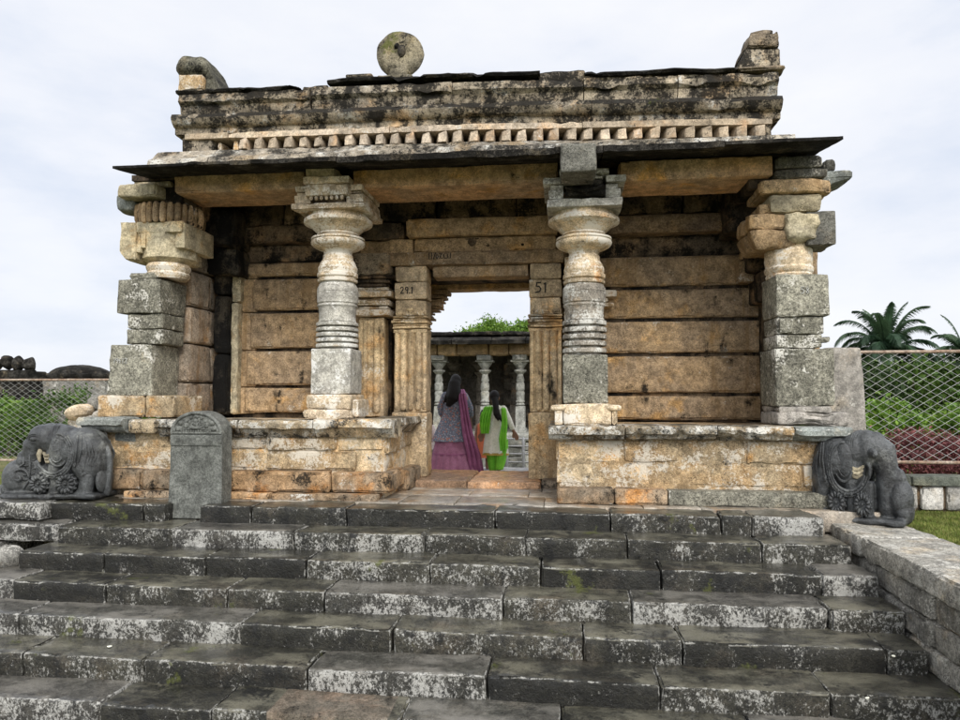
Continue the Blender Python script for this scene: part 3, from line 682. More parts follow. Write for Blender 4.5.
mb = MB(); stone(mb, 2.74, 3.08, 7.80, 8.25, 3.36, 3.545, r=.03, amp=.018, cell=.04, xf=lambda Q: Q-np.stack([0*Q[:, 0], 0*Q[:, 0], np.where(Q[:, 2] < 3.45, -(Q[:, 0]-2.75)*.3, 0)], 1)); mb.build('stub_block', M_slab, P)

# --- beams
for (a, b_, zb, dz) in ((-4.62, -3.0, 3.545, .03), (-2.42, -.06, 3.525, .0), (.60, 2.24, 3.50, -.01)):
    mb = MB(); stone(mb, a, b_, 7.74, 8.42, zb, zb+.22, r=.02, amp=.008, cell=.06, chip=.02); mb.build('beam', M_beam, G)
mb = MB()
extr(mb, [(7.8, 3.73), (8.4, 3.73), (8.4, 3.8), (7.8, 3.8)], -5.2, 2.6, amp=.01)
mb.build('wall_plate', M_soot, G)
for (x0, x1) in ((-5.02, -4.6), (2.02, 2.36)):
    mb = MB(); stone(mb, x0, x1, 7.86, 9.3, 3.40, 3.72, r=.02, amp=.015, cell=.06); mb.build('side_beam', M_soot if x0 < 0 else M_soot, G)
# --- eave slab
mb = MB()
for a, b_, y0, t0 in ((-4.97, -3.6, 7.10, .055), (-3.595, -2.4, 7.09, .08), (-2.395, -.9, 7.08, .10), (-.895, .4, 7.08, .11), (.405, 1.6, 7.09, .10), (1.605, 2.72, 7.10, .06)):
    zt = 3.682 if a > -3.5 else 3.692
    t0 *= .78; extr(mb, [(y0, zt-t0), (y0, zt-.015), (y0+.04, zt-.002), (8.3, zt+.14), (8.3, zt+.10), (7.7, zt+.045), (7.2, zt-t0+.012)], a+.003, b_-.003, cell=.05, amp=.006, chip=.03, f=5)
mb.build('eave_slab', M_cap, G)
# --- ceiling and roof
mb = MB(); x = -5.2
while x < 2.6:
    ln = rng.uniform(.45, .7); stone(mb, x+.006, min(x+ln, 2.7)-.006, 8.3, 10.4, 3.80+rng.uniform(-.02, .02), 3.98, r=.01, amp=.012, cell=.10); x += ln
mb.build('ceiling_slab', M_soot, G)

# --- parapet
PP = part_empty('parapet', (-1.1, 7.6, 3.68), G)
mb = MB(); stone(mb, -4.38, 2.2, 7.5, 8.05, 4.095, 4.6, r=.01, amp=.005, cell=.12); stone(mb, -4.38, 2.2, 7.96, 8.05, 3.86, 4.1, r=.01, amp=.005, cell=.12)
mb.build('core', M_parapet, PP)
M_pbase = rock('pale_parapet_base', (.44, .38, .29), (.36, .32, .26), (.50, .37, .22), dark=.54, white=.30, streak=.2, grain=.5, var=.25, bump=.02, off=203)
mb = MB()
for a, b_ in ((-4.62, -3.9), (-3.9, -2.7), (-2.7, -1.2), (-1.2, .3), (.3, 1.3), (1.3, 2.3)):
    extr(mb, [(7.17, 3.69), (7.20, 3.755), (7.30, 3.80), (7.40, 3.885), (8.0, 3.885), (8.0, 3.83), (7.6, 3.76)], a+.003, b_-.003, cell=.05, amp=.010, chip=.03)
mb.build('base_moulding', M_pbase, PP)
def band(name, mat, segs, fn, amp=.008, chip=.03):
    mb = MB()
    for a, b_, dz in segs: extr(mb, [(y, z+dz) for y, z in fn], a+.004, b_-.004, cell=.045, amp=amp, chip=chip, f=5)
    mb.build(name, mat, PP)
band('cornice_band', M_dent, ((-4.30, -3.78, .004), (-3.78, -1.9, 0), (-1.9, .2, 0), (.2, 2.15, 0)), [(7.40, 4.02), (7.40, 4.085), (8, 4.085), (8, 4.02)], .005, .02)
band('cornice_band', M_parapet, ((-4.44, -3.78, 0), (-3.78, -2.78, -.005), (-2.78, -1.1, .0), (-1.1, .3, .003), (.3, 2.24, 0)),
     [(7.43, 4.09), (7.43, 4.16), (7.40, 4.165), (7.36, 4.20), (7.335, 4.25), (7.36, 4.30), (8.02, 4.30), (8.02, 4.09)], .008, .03)
band('cornice_band', M_parapet, ((-4.38, -2.82, 0), (-2.8, -1.2, .01), (-1.2, .22, .0), (.22, 1.2, .01), (1.2, 2.22, .015)),
     [(7.45, 4.315), (7.43, 4.42), (7.38, 4.46), (7.40, 4.55), (8.02, 4.55), (8.02, 4.315)], .010, .04)
band('coping', M_cap, ((-4.42, -2.95, -.02), (-2.62, -.25, .035), (.22, 1.80, .012)),
     [(7.385, 4.57), (7.365, 4.595), (7.40, 4.62), (8.05, 4.63), (8.05, 4.55)], .018, .05)
mb = MB(); stone(mb, -2.92, -2.6, 7.42, 8.0, 4.5, 4.60, r=.03, amp=.035, cell=.04); stone(mb, -2.4, -2.1, 7.4, 8, 4.66, 4.70, r=.02, amp=.02); mb.build('broken_coping', M_parapet, PP); mb = MB(); stone(mb, -.26, .24, 7.42, 8.0, 4.52, 4.65, r=.03, amp=.03, cell=.04); stone(mb, .2, 1.82, 7.42, 8.0, 4.52, 4.60, r=.03, amp=.02, cell=.05)
mb.build('broken_coping', M_parapet, PP)
x = -3.60; k = 0
def dentil_mb(x):
    mb = MB(); stone(mb, x-.05, x+.05, 7.39, 7.62, 3.888, 4.018, r=.008, amp=.004, cell=.03,
                     xf=lambda Q: Q+np.stack([np.where(Q[:, 0] < x, (7.62-Q[:, 1])*.0-(Q[:, 1]-7.39)*.28, 0), np.where(Q[:, 0] < x, (x-Q[:, 0])*.9*np.clip((Q[:, 2]-3.88)/.13, 0, 1), 0), 0*Q[:, 0]], 1)); return mb
while x < 2.12:
    dentil_mb(x+rng.uniform(-.008, .008)).build('dentil', M_dent, PP, loc=(x, 7.45, 3.95)); x += .1755
mb = MB(); stone(mb, -4.36, -3.98, 7.44, 8, 3.888, 4.085, r=.02, amp=.012); mb.build('end_block', M_parapet, PP); mb = MB(); stone(mb, 2.08, 2.14, 7.42, 7.9, 3.888, 4.08, r=.01, amp=.008); mb.build('end_block', M_parapet, PP)
mb = MB(); stone(mb, -3.93, -3.87, 7.45, 7.7, 3.89, 4.0, r=.01, amp=.012); stone(mb, -3.74, -3.68, 7.45, 7.7, 3.89, 4.02, r=.01, amp=.012, xf=rotz(-3.7, 7.5, .2)); mb.build('brick', M_plinth, PP)
# pinnacles and disc
pn = part_empty('pinnacle', (-4.15, 7.65, 4.6), G)
mb = MB(); stone(mb, -4.41, -4.10, 7.42, 7.85, 4.60, 4.795, r=.02, amp=.010, cell=.035); mb.build('block', M_plinth, pn)
M_mossy = rock('mossy_black_stone', (.17, .16, .12), (.10, .095, .075), (.24, .20, .13), dark=.5, white=.12, streak=.1, grain=.6, bump=.03, off=133, moss=.5)
mb = MB(); stone(mb, -4.47, -4.02, 7.38, 7.9, 4.79, 5.02, r=.11, amp=.022, cell=.035, f=5, xf=lambda Q: np.stack([-4.24+(Q[:, 0]+4.24)*np.interp(Q[:, 2], [4.79, 4.9, 5.05], [1, .95, .62]), Q[:, 1], Q[:, 2]], 1))
mb.build('rounded_cap', M_mossy, pn)
mb = MB(); stone(mb, -4.12, -3.86, 7.46, 7.9, 4.58, 4.93, r=.06, amp=.035, cell=.035, f=6, xf=lambda Q: np.stack([-4.10+(Q[:, 0]+4.10)*np.interp(Q[:, 2], [4.58, 4.72, 4.90], [.8, .55, .2]), Q[:, 1], Q[:, 2]], 1))
mb.build('broken_side', M_mossy, pn)
pn = part_empty('pinnacle', (2.0, 7.65, 4.7), G)
mb = MB(); stone(mb, 1.80, 2.25, 7.42, 7.95, 4.62, 4.84, r=.02, amp=.015, cell=.04, xf=lambda Q: np.stack([np.where(Q[:, 0] < 1.95, Q[:, 0]+(Q[:, 2]-4.62)*.45*np.clip((1.95-Q[:, 0])/.15, 0, 1), Q[:, 0]), Q[:, 1], Q[:, 2]], 1)); mb.build('block', M_parapet, pn)
mb = MB(); stone(mb, 1.89, 2.26, 7.40, 7.95, 4.845, 5.0, r=.03, amp=.03, cell=.03, f=7, xf=lambda Q: np.stack([2.09+(Q[:, 0]-2.09)*np.interp(Q[:, 2], [4.84, 5.0], [1, .72]), Q[:, 1], Q[:, 2]], 1)); stone(mb, 1.96, 2.2, 7.5, 7.9, 4.98, 5.07, r=.03, amp=.03, cell=.03, f=7)
stone(mb, 1.82, 2.29, 7.39, 7.98, 4.60, 4.645, r=.02, amp=.015)
mb.build('broken_top', rock('brown_lichened_stone', (.30, .24, .17), (.22, .19, .15), (.34, .24, .14), dark=.5, white=.15, streak=.2, grain=.5, bump=.03, off=137), pn)
fn_ = part_empty('disc_finial', (-1.84, 7.65, 4.68), G)
mb = MB(); n = 40
ed = [(cos(t)*.245, sin(t)*.245) for t in np.linspace(0, 2*pi, n, endpoint=False)]
M_disc = rock('lichened_disc_stone', (.42, .36, .24), (.34, .30, .22), (.45, .36, .2), dark=.48, white=.2, streak=.1, grain=.6, bump=.02, off=140, moss=.3)
ell(mb, (0, 0, 0), (.270, .270, .115), seg=40); V = mb.v[0]; V[:, 2] = np.clip(V[:, 2], -.085, .085); V = V[:, [0, 2, 1]]; V = warp(V, .018, 7, 4)+np.array([-1.84, 7.62, 5.00])
mb.v[0] = V; stone(mb, -1.955, -1.735, 7.53, 7.74, 4.64, 4.86, r=.03, amp=.015, cell=.03); stone(mb, -2.06, -1.66, 7.45, 7.8, 4.64, 4.70, r=.02, amp=.02, cell=.03)
mb.build('disc', M_disc, fn_)
mb = MB(); ell(mb, (-1.80, 7.535, 5.0), (.05, .03, .075), seg=16); ell(mb, (-1.85, 7.54, 5.06), (.035, .03, .04), seg=12); v = [warp(q, .02, 14, 9) for q in mb.v]; mb.v = v; mb.build('carved_boss', M_cap, fn_)

# the old parapet sags towards the right-hand end
def sag(o):
    for c in [q for q in bpy.data.objects if q.parent == o]: sag(c)
    if o.type == 'MESH':
        m = worldmat(o); me = o.data; n = len(me.vertices); a = np.empty(n*3); me.vertices.foreach_get('co', a); a = a.reshape(-1, 3)
        a[:, 2] += np.interp(a[:, 0]+m.translation.x, [-4.4, -1.07, 2.3], [.035, 0, -.092])*np.clip((a[:, 2]+m.translation.z-3.74)/.14, 0, 1); me.vertices.foreach_set('co', a.ravel()); me.update()
for o_ in [q for q in bpy.data.objects if q.parent == G and q.name.split('.')[0] in ('parapet', 'pinnacle', 'disc_finial')]: sag(o_)
# --- walls inside the porch
mb = MB()
zs = [.80, 1.141, 1.649, 2.096, 2.507, 2.932]
for k in range(5):
    x = .40
    stone(mb, x, 2.62, 9.10+rng.uniform(-.005, .005), 9.5, zs[k]+.028, zs[k+1]-.014, r=.045, amp=.010, cell=.06, chip=.02, rnd=.35+.3*rng.random())
mb.build('back_wall', M_wall, G)
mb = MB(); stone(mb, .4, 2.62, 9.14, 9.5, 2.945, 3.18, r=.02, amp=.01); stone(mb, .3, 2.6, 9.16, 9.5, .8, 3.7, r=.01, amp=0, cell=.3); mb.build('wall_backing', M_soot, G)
mb = MB(); zs = [.88, 1.25, 1.753, 2.273, 2.741, 2.962]
for k in range(5):
    stone(mb, -4.52, -4.2, 9.13, 9.5, zs[k]+.005, zs[k+1]-.004, r=.02, amp=.006, cell=.06, rnd=.5+.3*rng.random())
    stone(mb, -4.30+rng.uniform(-.05, .05), -2.70, 9.09, 9.5, zs[k]+.024, zs[k+1]-.014, r=.045, amp=.010, cell=.06, rnd=.35+.3*rng.random())
mb.build('back_wall', M_wall, G)
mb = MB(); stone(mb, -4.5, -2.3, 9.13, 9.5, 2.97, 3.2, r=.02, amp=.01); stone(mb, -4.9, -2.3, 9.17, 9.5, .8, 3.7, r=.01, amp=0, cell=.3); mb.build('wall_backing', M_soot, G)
# corner shafts, black with soot
mb = MB()
for z0, z1 in ((.88, 1.7), (1.705, 2.5), (2.505, 3.2)): stone(mb, -4.72, -4.50, 8.92, 9.2, z0, z1, r=.05, amp=.035, cell=.05, f=4)
stone(mb, -4.75, -4.3, 8.75, 9.2, 2.75, 3.1, r=.05, amp=.04); stone(mb, -4.8, -4.3, 8.6, 9.2, 3.1, 3.6, r=.05, amp=.05)
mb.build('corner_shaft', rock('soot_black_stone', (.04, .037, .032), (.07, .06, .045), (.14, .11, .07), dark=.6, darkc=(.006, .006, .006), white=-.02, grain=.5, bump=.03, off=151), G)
mb = MB(); stone(mb, -4.50, -4.40, 9.0, 9.2, .88, 2.4, r=.02, amp=.01); stone(mb, -4.50, -4.38, 9.0, 9.2, 2.4, 3.0, r=.02, amp=.015); mb.build('corner_fillet', M_block, G)
mb = MB(); stone(mb, 2.42, 2.56, 8.5, 9.2, .82, 2.5, r=.02, amp=.01); stone(mb, 2.30, 2.62, 8.45, 9.15, 2.25, 2.62, r=.04, amp=.03); stone(mb, 2.2, 2.5, 8.6, 9.2, 2.62, 2.9, r=.04, amp=.03); stone(mb, 1.95, 2.5, 8.6, 9.2, 3.1, 3.7, r=.03, amp=.03)
mb.build('corner_shaft', M_soot, G)
mb = MB(); stone(mb, 2.14, 2.34, 8.86, 9.1, 2.53, 2.80, r=.03, amp=.015); stone(mb, 2.18, 2.36, 8.9, 9.1, 2.81, 2.93, r=.03, amp=.015); mb.build('corbel', M_wall, G)
# side walls
mb = MB()
R = random.Random(4)
zz = [.88, 1.30, 1.80, 2.28, 2.75]
for k in range(4):
    stone(mb, -5.15, -4.72+R.uniform(-.015, .015), 8.37, 8.95, zz[k]+.006, zz[k+1]-.006, r=.05, amp=.012, cell=.05, f=4)
    stone(mb, -5.15, -4.76, 8.95, 9.4, zz[k]+.006, zz[k+1]-.006, r=.05, amp=.012, cell=.07, f=4)
stone(mb, -5.15, -4.74, 8.4, 9.4, 2.76, 3.4, r=.03, amp=.012, cell=.07)
stone(mb, -5.12, -4.84, 8.4, 9.42, .7, 3.4, r=.01, amp=0, cell=.3)
mb.build('side_wall', rock('streaked_wall_stone', (.36, .29, .22), (.30, .26, .21), (.46, .27, .12), dark=.34, white=.06, streak=.8, grain=.45, var=.2, bump=.014, c3amt=.45, off=155), G)
mb = MB()
for k in range(5): stone(mb, 2.50, 2.9, 8.37, 9.4, .82+k*.52, 1.335+k*.52, r=.03, amp=.012, cell=.07)
mb.build('side_wall', M_wall, G)
# back beam of the porch and frieze
mb = MB(); stone(mb, .45, 2.3, 8.92, 9.5, 3.19, 3.42, r=.03, amp=.012, cell=.05); mb.build('back_beam', rock('smoked_beam', (.34, .24, .14), (.22, .16, .11), (.36, .22, .10), dark=.40, white=.02, streak=.3, grain=.5, bump=.014, off=160), G)
mb = MB()
for k in range(7): stone(mb, -4.8+k*1.05, -3.77+k*1.05, 8.96, 9.5, 3.44, 3.80, r=.02, amp=.03, cell=.05, f=5)
stone(mb, -4.6, -2.1, 8.95, 9.5, 3.2, 3.43, r=.03, amp=.03, cell=.05)
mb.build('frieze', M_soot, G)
# --- doorway
D = G
mb = MB(); stone(mb, -2.05, -.08, 8.86, 9.4, 3.20, 3.44, r=.03, amp=.012, cell=.05); stone(mb, -1.96, -.1, 8.95, 9.4, 3.005, 3.195, r=.02, amp=.008, cell=.05); mb.build('lintel', M_smk, D)
mb = MB(); stone(mb, -2.3, .02, 8.88, 9.3, 2.83, 3.0, r=.02, amp=.010, cell=.05); stone(mb, -1.72, -.46, 8.98, 9.3, 2.68, 2.835, r=.015, amp=.006, cell=.05); mb.build('lintel', M_wall, D)
mb = MB(); stone(mb, -2.3, -.1, 10.0, 10.35, 2.675, 2.95, r=.015, amp=.006, cell=.07); mb.build('rear_lintel', M_smk, D)
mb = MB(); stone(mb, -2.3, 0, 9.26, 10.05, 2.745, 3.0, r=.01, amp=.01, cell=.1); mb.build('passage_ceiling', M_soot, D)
mb = MB(); stone(mb, -1.98, -1.2, 8.58, 9.9, -.05, .085, r=.03, amp=.016, cell=.05); stone(mb, -1.195, -.3, 8.56, 9.9, -.05, .08, r=.03, amp=.016, cell=.05)
o = mb.build('threshold', rock('orange_threshold', (.44, .25, .13), (.38, .25, .16), (.50, .24, .09), dark=.2, white=.16, streak=.1, grain=.4, bump=.012, off=166, wet=.25), D)
mb = MB(); stone(mb, -2.35, -1.985, 8.66, 9.3, -.05, .12, r=.03, amp=.016, cell=.05); mb.build('post_foot', M_plinth_d, D); mb = MB(); stone(mb, -.295, .1, 8.6, 9.3, -.05, .1, r=.03, amp=.012, cell=.05); mb.build('post_foot', M_plinth_d, D)
M_post = rock('carved_post_stone', (.58, .44, .26), (.48, .37, .24), (.58, .35, .15), dark=.38, white=.20, streak=.7, grain=.45, var=.2, bump=.012, off=170)
M_jamb = rock('cleaned_jamb_stone', (.56, .43, .27), (.46, .36, .24), (.58, .38, .19), dark=.10, white=.16, streak=.3, grain=.4, var=.25, bump=.012, off=221)
def post(x0, x1, nm):
    P = part_empty('door_post', ((x0+x1)/2, 9.0, .1), D); w_ = x1-x0; s = 1 if nm == 'l' else -1
    mb = MB(); stone(mb, x0-.01, x1, 8.90, 9.28, .08, .92, r=.02, amp=.012, cell=.04, rnd=.3); mb.build('lower_block', M_post, P)
    mb = MB(); stone(mb, x0+.01, x1-.01, 8.93, 9.27, .92, 2.0, r=.012, amp=.005, cell=.05, rnd=.5)
    for fx in (.10, .30, .52, .74, .92): # vertical flutes
        cxx = x0+w_*fx; r_ = .028 if fx in (.10, .92) else .045
        tube(mb, [(cxx, 8.932, .98), (cxx, 8.928, 1.5), (cxx, 8.932, 1.95)], r_, seg=10)
    mb.build('fluted_shaft', M_post, P)
    mb = MB()
    for z0, z1, ex in ((1.95, 2.0, .0), (2.005, 2.035, .025), (2.04, 2.065, .005), (2.07, 2.11, .035), (2.115, 2.135, .005), (2.14, 2.17, .02)):
        stone(mb, x0-ex*.5, x1+ex*.3, 8.90-ex, 9.2, z0, z1, r=.01, amp=.006, cell=.03)
    for k in range(3): stone(mb, x0+.03+k*w_*.32, x0+.13+k*w_*.32, 8.875, 9.0, 2.17, 2.235, r=.015, amp=.008, cell=.03)
    ell(mb, ((x0+x1)/2, 8.89, 2.25), (.05, .03, .03), seg=12)
    mb.build('capital', M_post, P)
    mb = MB()
    stone(mb, x0+.02, x1-.01, 8.92, 9.25, 2.17, 2.385, r=.012, amp=.006, cell=.04); stone(mb, x0+.01, x1, 8.905, 9.25, 2.39, 2.615, r=.012, amp=.004, cell=.04); stone(mb, x0+.02, x1-.005, 8.90, 9.25, 2.62, 2.825, r=.03, amp=.01, cell=.04)
    mb.build('block', M_jamb, P)
    return P
pa = post(-2.22, -1.77, 'l'); pb = post(-.455, -.03, 'r')
def strokes(parent, name, glyphs, x, y, z, s, wd=.0065, mat=None):
    mb = MB()
    for gx, pl in glyphs:
        tube(mb, [(x+(gx+a)*s, y, z+b*s) for a, b in pl], wd, seg=6, flat=1)
    return mb.build(name, mat or M_paint, parent)
two = [(0, .8), (.15, 1), (.4, .95), (.45, .7), (.25, .35), (0, .05), (.5, .05)]
nine = [(.45, .6), (.25, .5), (.05, .65), (.1, .9), (.3, 1), (.45, .85), (.45, .5), (.35, 0)]
one = [(.1, .85), (.25, 1), (.2, 0)]
dot = [(0, .05), (.06, .08)]
five = [(.5, 1), (.1, 1), (.05, .6), (.3, .65), (.5, .4), (.4, .08), (0, 0)]
strokes(pa, 'painted_number', [(0, two), (.72, nine), (1.4, dot), (1.62, one)], -2.125, 8.900, 2.465, .085, .0075)
strokes(pb, 'painted_number', [(0, five), (.75, one)], -.36, 8.900, 2.45, .125, .0095)
strokes(D, 'painted_mark', [(0, [(0, 0), (0, 1)]), (.4, [(0, 0), (0, 1)]), (.7, [(0, 0), (.35, 1)]), (1.1, [(.2, 0), (.0, .4), (.2, .8), (.4, .4), (.2, 0)]), (1.7, [(0, .9), (.4, .9), (0, .1), (.5, .1)]), (2.4, [(0, .7), (.1, .1), (.5, .1)]), (3.0, [(0, .7), (.1, .1), (.5, .1), (.55, .9)])], -1.74, 8.872, 2.905, .08, .006)
mb = MB(); ell(mb, (-1.19, 8.945, 3.13), (.055, .012, .06), seg=14); ell(mb, (-1.19, 8.945, 3.17), (.10, .010, .015), seg=14); mb.v = [warp(q, .02, 20, 2) for q in mb.v]; mb.build('dark_notch', M_soot, D)
for xx in (-.98, -.53):
    mb = MB(); ell(mb, (xx, 8.948, 3.08), (.022, .012, .018), seg=12); mb.build('socket_hole', M_soot, D)
# passage walls behind the posts
for xa_, xb_ in ((-2.8, -2.08), (-.36, .4)):
    mb = MB()
    for k in range(5): stone(mb, xa_, xb_, 9.30, 10.3, .0+k*.54, .535+k*.54, r=.02, amp=.01, cell=.08)
    mb.build('passage_wall', M_wall, D)
P = part_empty('pilaster', (-1.9, 10.15, 0), D)
mb = MB(); stone(mb, -2.3, -2.0, 10.02, 10.35, .0, 2.2, r=.02, amp=.008, cell=.07)
for z0, z1, e_ in ((2.20, 2.235, -1.97), (2.24, 2.29, -1.91), (2.295, 2.33, -1.96), (2.335, 2.37, -1.93), (2.375, 2.40, -1.84), (2.405, 2.43, -1.79), (2.435, 2.50, -1.80), (2.50, 2.54, -1.76), (2.545, 2.60, -1.72), (2.605, 2.67, -1.68)): stone(mb, -2.3, e_, 9.95, 10.35, z0, z1, r=.008, amp=.004, cell=.04)
mb.build('shaft', M_smk, P)
# stacked mouldings of the wall pilasters either side of the door
def pilaster(x0, x1, sgn):
    P = part_empty('pilaster', ((x0+x1)/2, 9.0, .85), G)
    mb = MB(); stone(mb, x0+.02, x1-.10, 8.94, 9.3, .86, 2.16, r=.015, amp=.01, cell=.05, rnd=.4); tube(mb, [(x0+.28, 8.935, .95), (x0+.28, 8.935, 2.1)], .05, seg=10); tube(mb, [(x0+.12, 8.94, .95), (x0+.12, 8.94, 2.1)], .035, seg=10)
    mb.build('shaft', M_post, P)
    mb = MB()
    for z0, z1, ex in ((2.17, 2.26, .02), (2.265, 2.30, -.02), (2.31, 2.38, .01), (2.385, 2.41, -.03), (2.42, 2.50, .04), (2.505, 2.55, .0)):
        stone(mb, x0-.02, x1-.02+ex, 8.86-ex, 9.3, z0, z1, r=.012, amp=.008, cell=.035, chip=.02)
    mb.build('moulding', M_plinth, P)
    mb = MB()
    for z0, z1, ex in ((2.56, 2.60, -.04), (2.605, 2.65, .0), (2.655, 2.70, .05)): stone(mb, x0, x1+ex, 8.84-ex*.5, 9.3, z0, z1, r=.015, amp=.012, cell=.035)
    mb.build('dark_moulding', M_soot, P)
    mb = MB(); stone(mb, x0, x1-.01, 8.80, 9.3, 2.71, 2.99, r=.02, amp=.012, cell=.04); mb.build('block', rock('pitted_block', (.42, .33, .22), (.32, .27, .2), (.46, .28, .12), dark=.46, white=.1, streak=.0, grain=.6, bump=.02, off=175+x0), P)
pilaster(-2.72, -2.25, 1)
mb = MB()
for z0, z1, e_ in ((.86, 2.2, .40), (2.25, 2.30, .62), (2.31, 2.36, .55), (2.37, 2.46, .66), (2.47, 2.52, .5), (2.56, 2.9, .45)): stone(mb, .0, e_, 8.88, 9.3, z0, z1, r=.015, amp=.012, cell=.05)
mb.build('pilaster', M_plinth, G)
mb = MB(); stone(mb, -2.30, -1.98, 8.98, 9.4, 2.84, 3.2, r=.02, amp=.015); stone(mb, -2.7, -2.2, 9.0, 9.4, 3.0, 3.2, r=.02, amp=.02); mb.build('infill', M_smk, G)
mb = MB(); stone(mb, -.08, .45, 9.05, 9.4, 2.84, 3.2, r=.02, amp=.02)
mb.build('infill', M_smk, G)
mb = MB(); stone(mb, -5.1, 2.6, 9.6, 10.3, .0, 3.75, r=.01, amp=0, cell=.4, xf=None); 
# rear wall with the door opening left free
mb = MB(); stone(mb, -5.1, -2.3, 9.5, 10.3, -.1, 3.78, r=.01, amp=.004, cell=.2); stone(mb, .05, 2.6, 9.5, 10.3, -.1, 3.78, r=.01, amp=.004, cell=.2); stone(mb, -2.2, .05, 9.4, 10.3, 3.0, 3.78, r=.01, amp=.004, cell=.2)
mb.build('rear_wall', M_wall, G)
# faint marks
strokes(c2, 'scratched_mark', [(0, [(0, 0), (.3, .6), (.6, 0)]), (.1, [(.2, 1.2), (.2, .5)]), (0, [(-.1, .5), (.6, .6)])], -2.72, 7.772, 2.30, .07, .004, simple('grey_scratch', (.2, .2, .2), .9))
strokes(G, 'chalk_mark', [(0, one), (.5, nine), (1.1, [(.4, .9), (.1, .6), (.3, .0), (.5, .4), (.1, .6)]), (1.8, one), (2.4, two)], -5.35, 7.764, 1.52, .06, .004, M_chalk)
strokes(G, 'chalk_mark', [(0, five), (.75, [(.25, .5), (.05, .75), (.25, 1), (.45, .75), (.25, .5), (.05, .2), (.25, 0), (.45, .2), (.25, .5)])], 2.5, 7.764, 2.22, .07, .004, M_chalk)

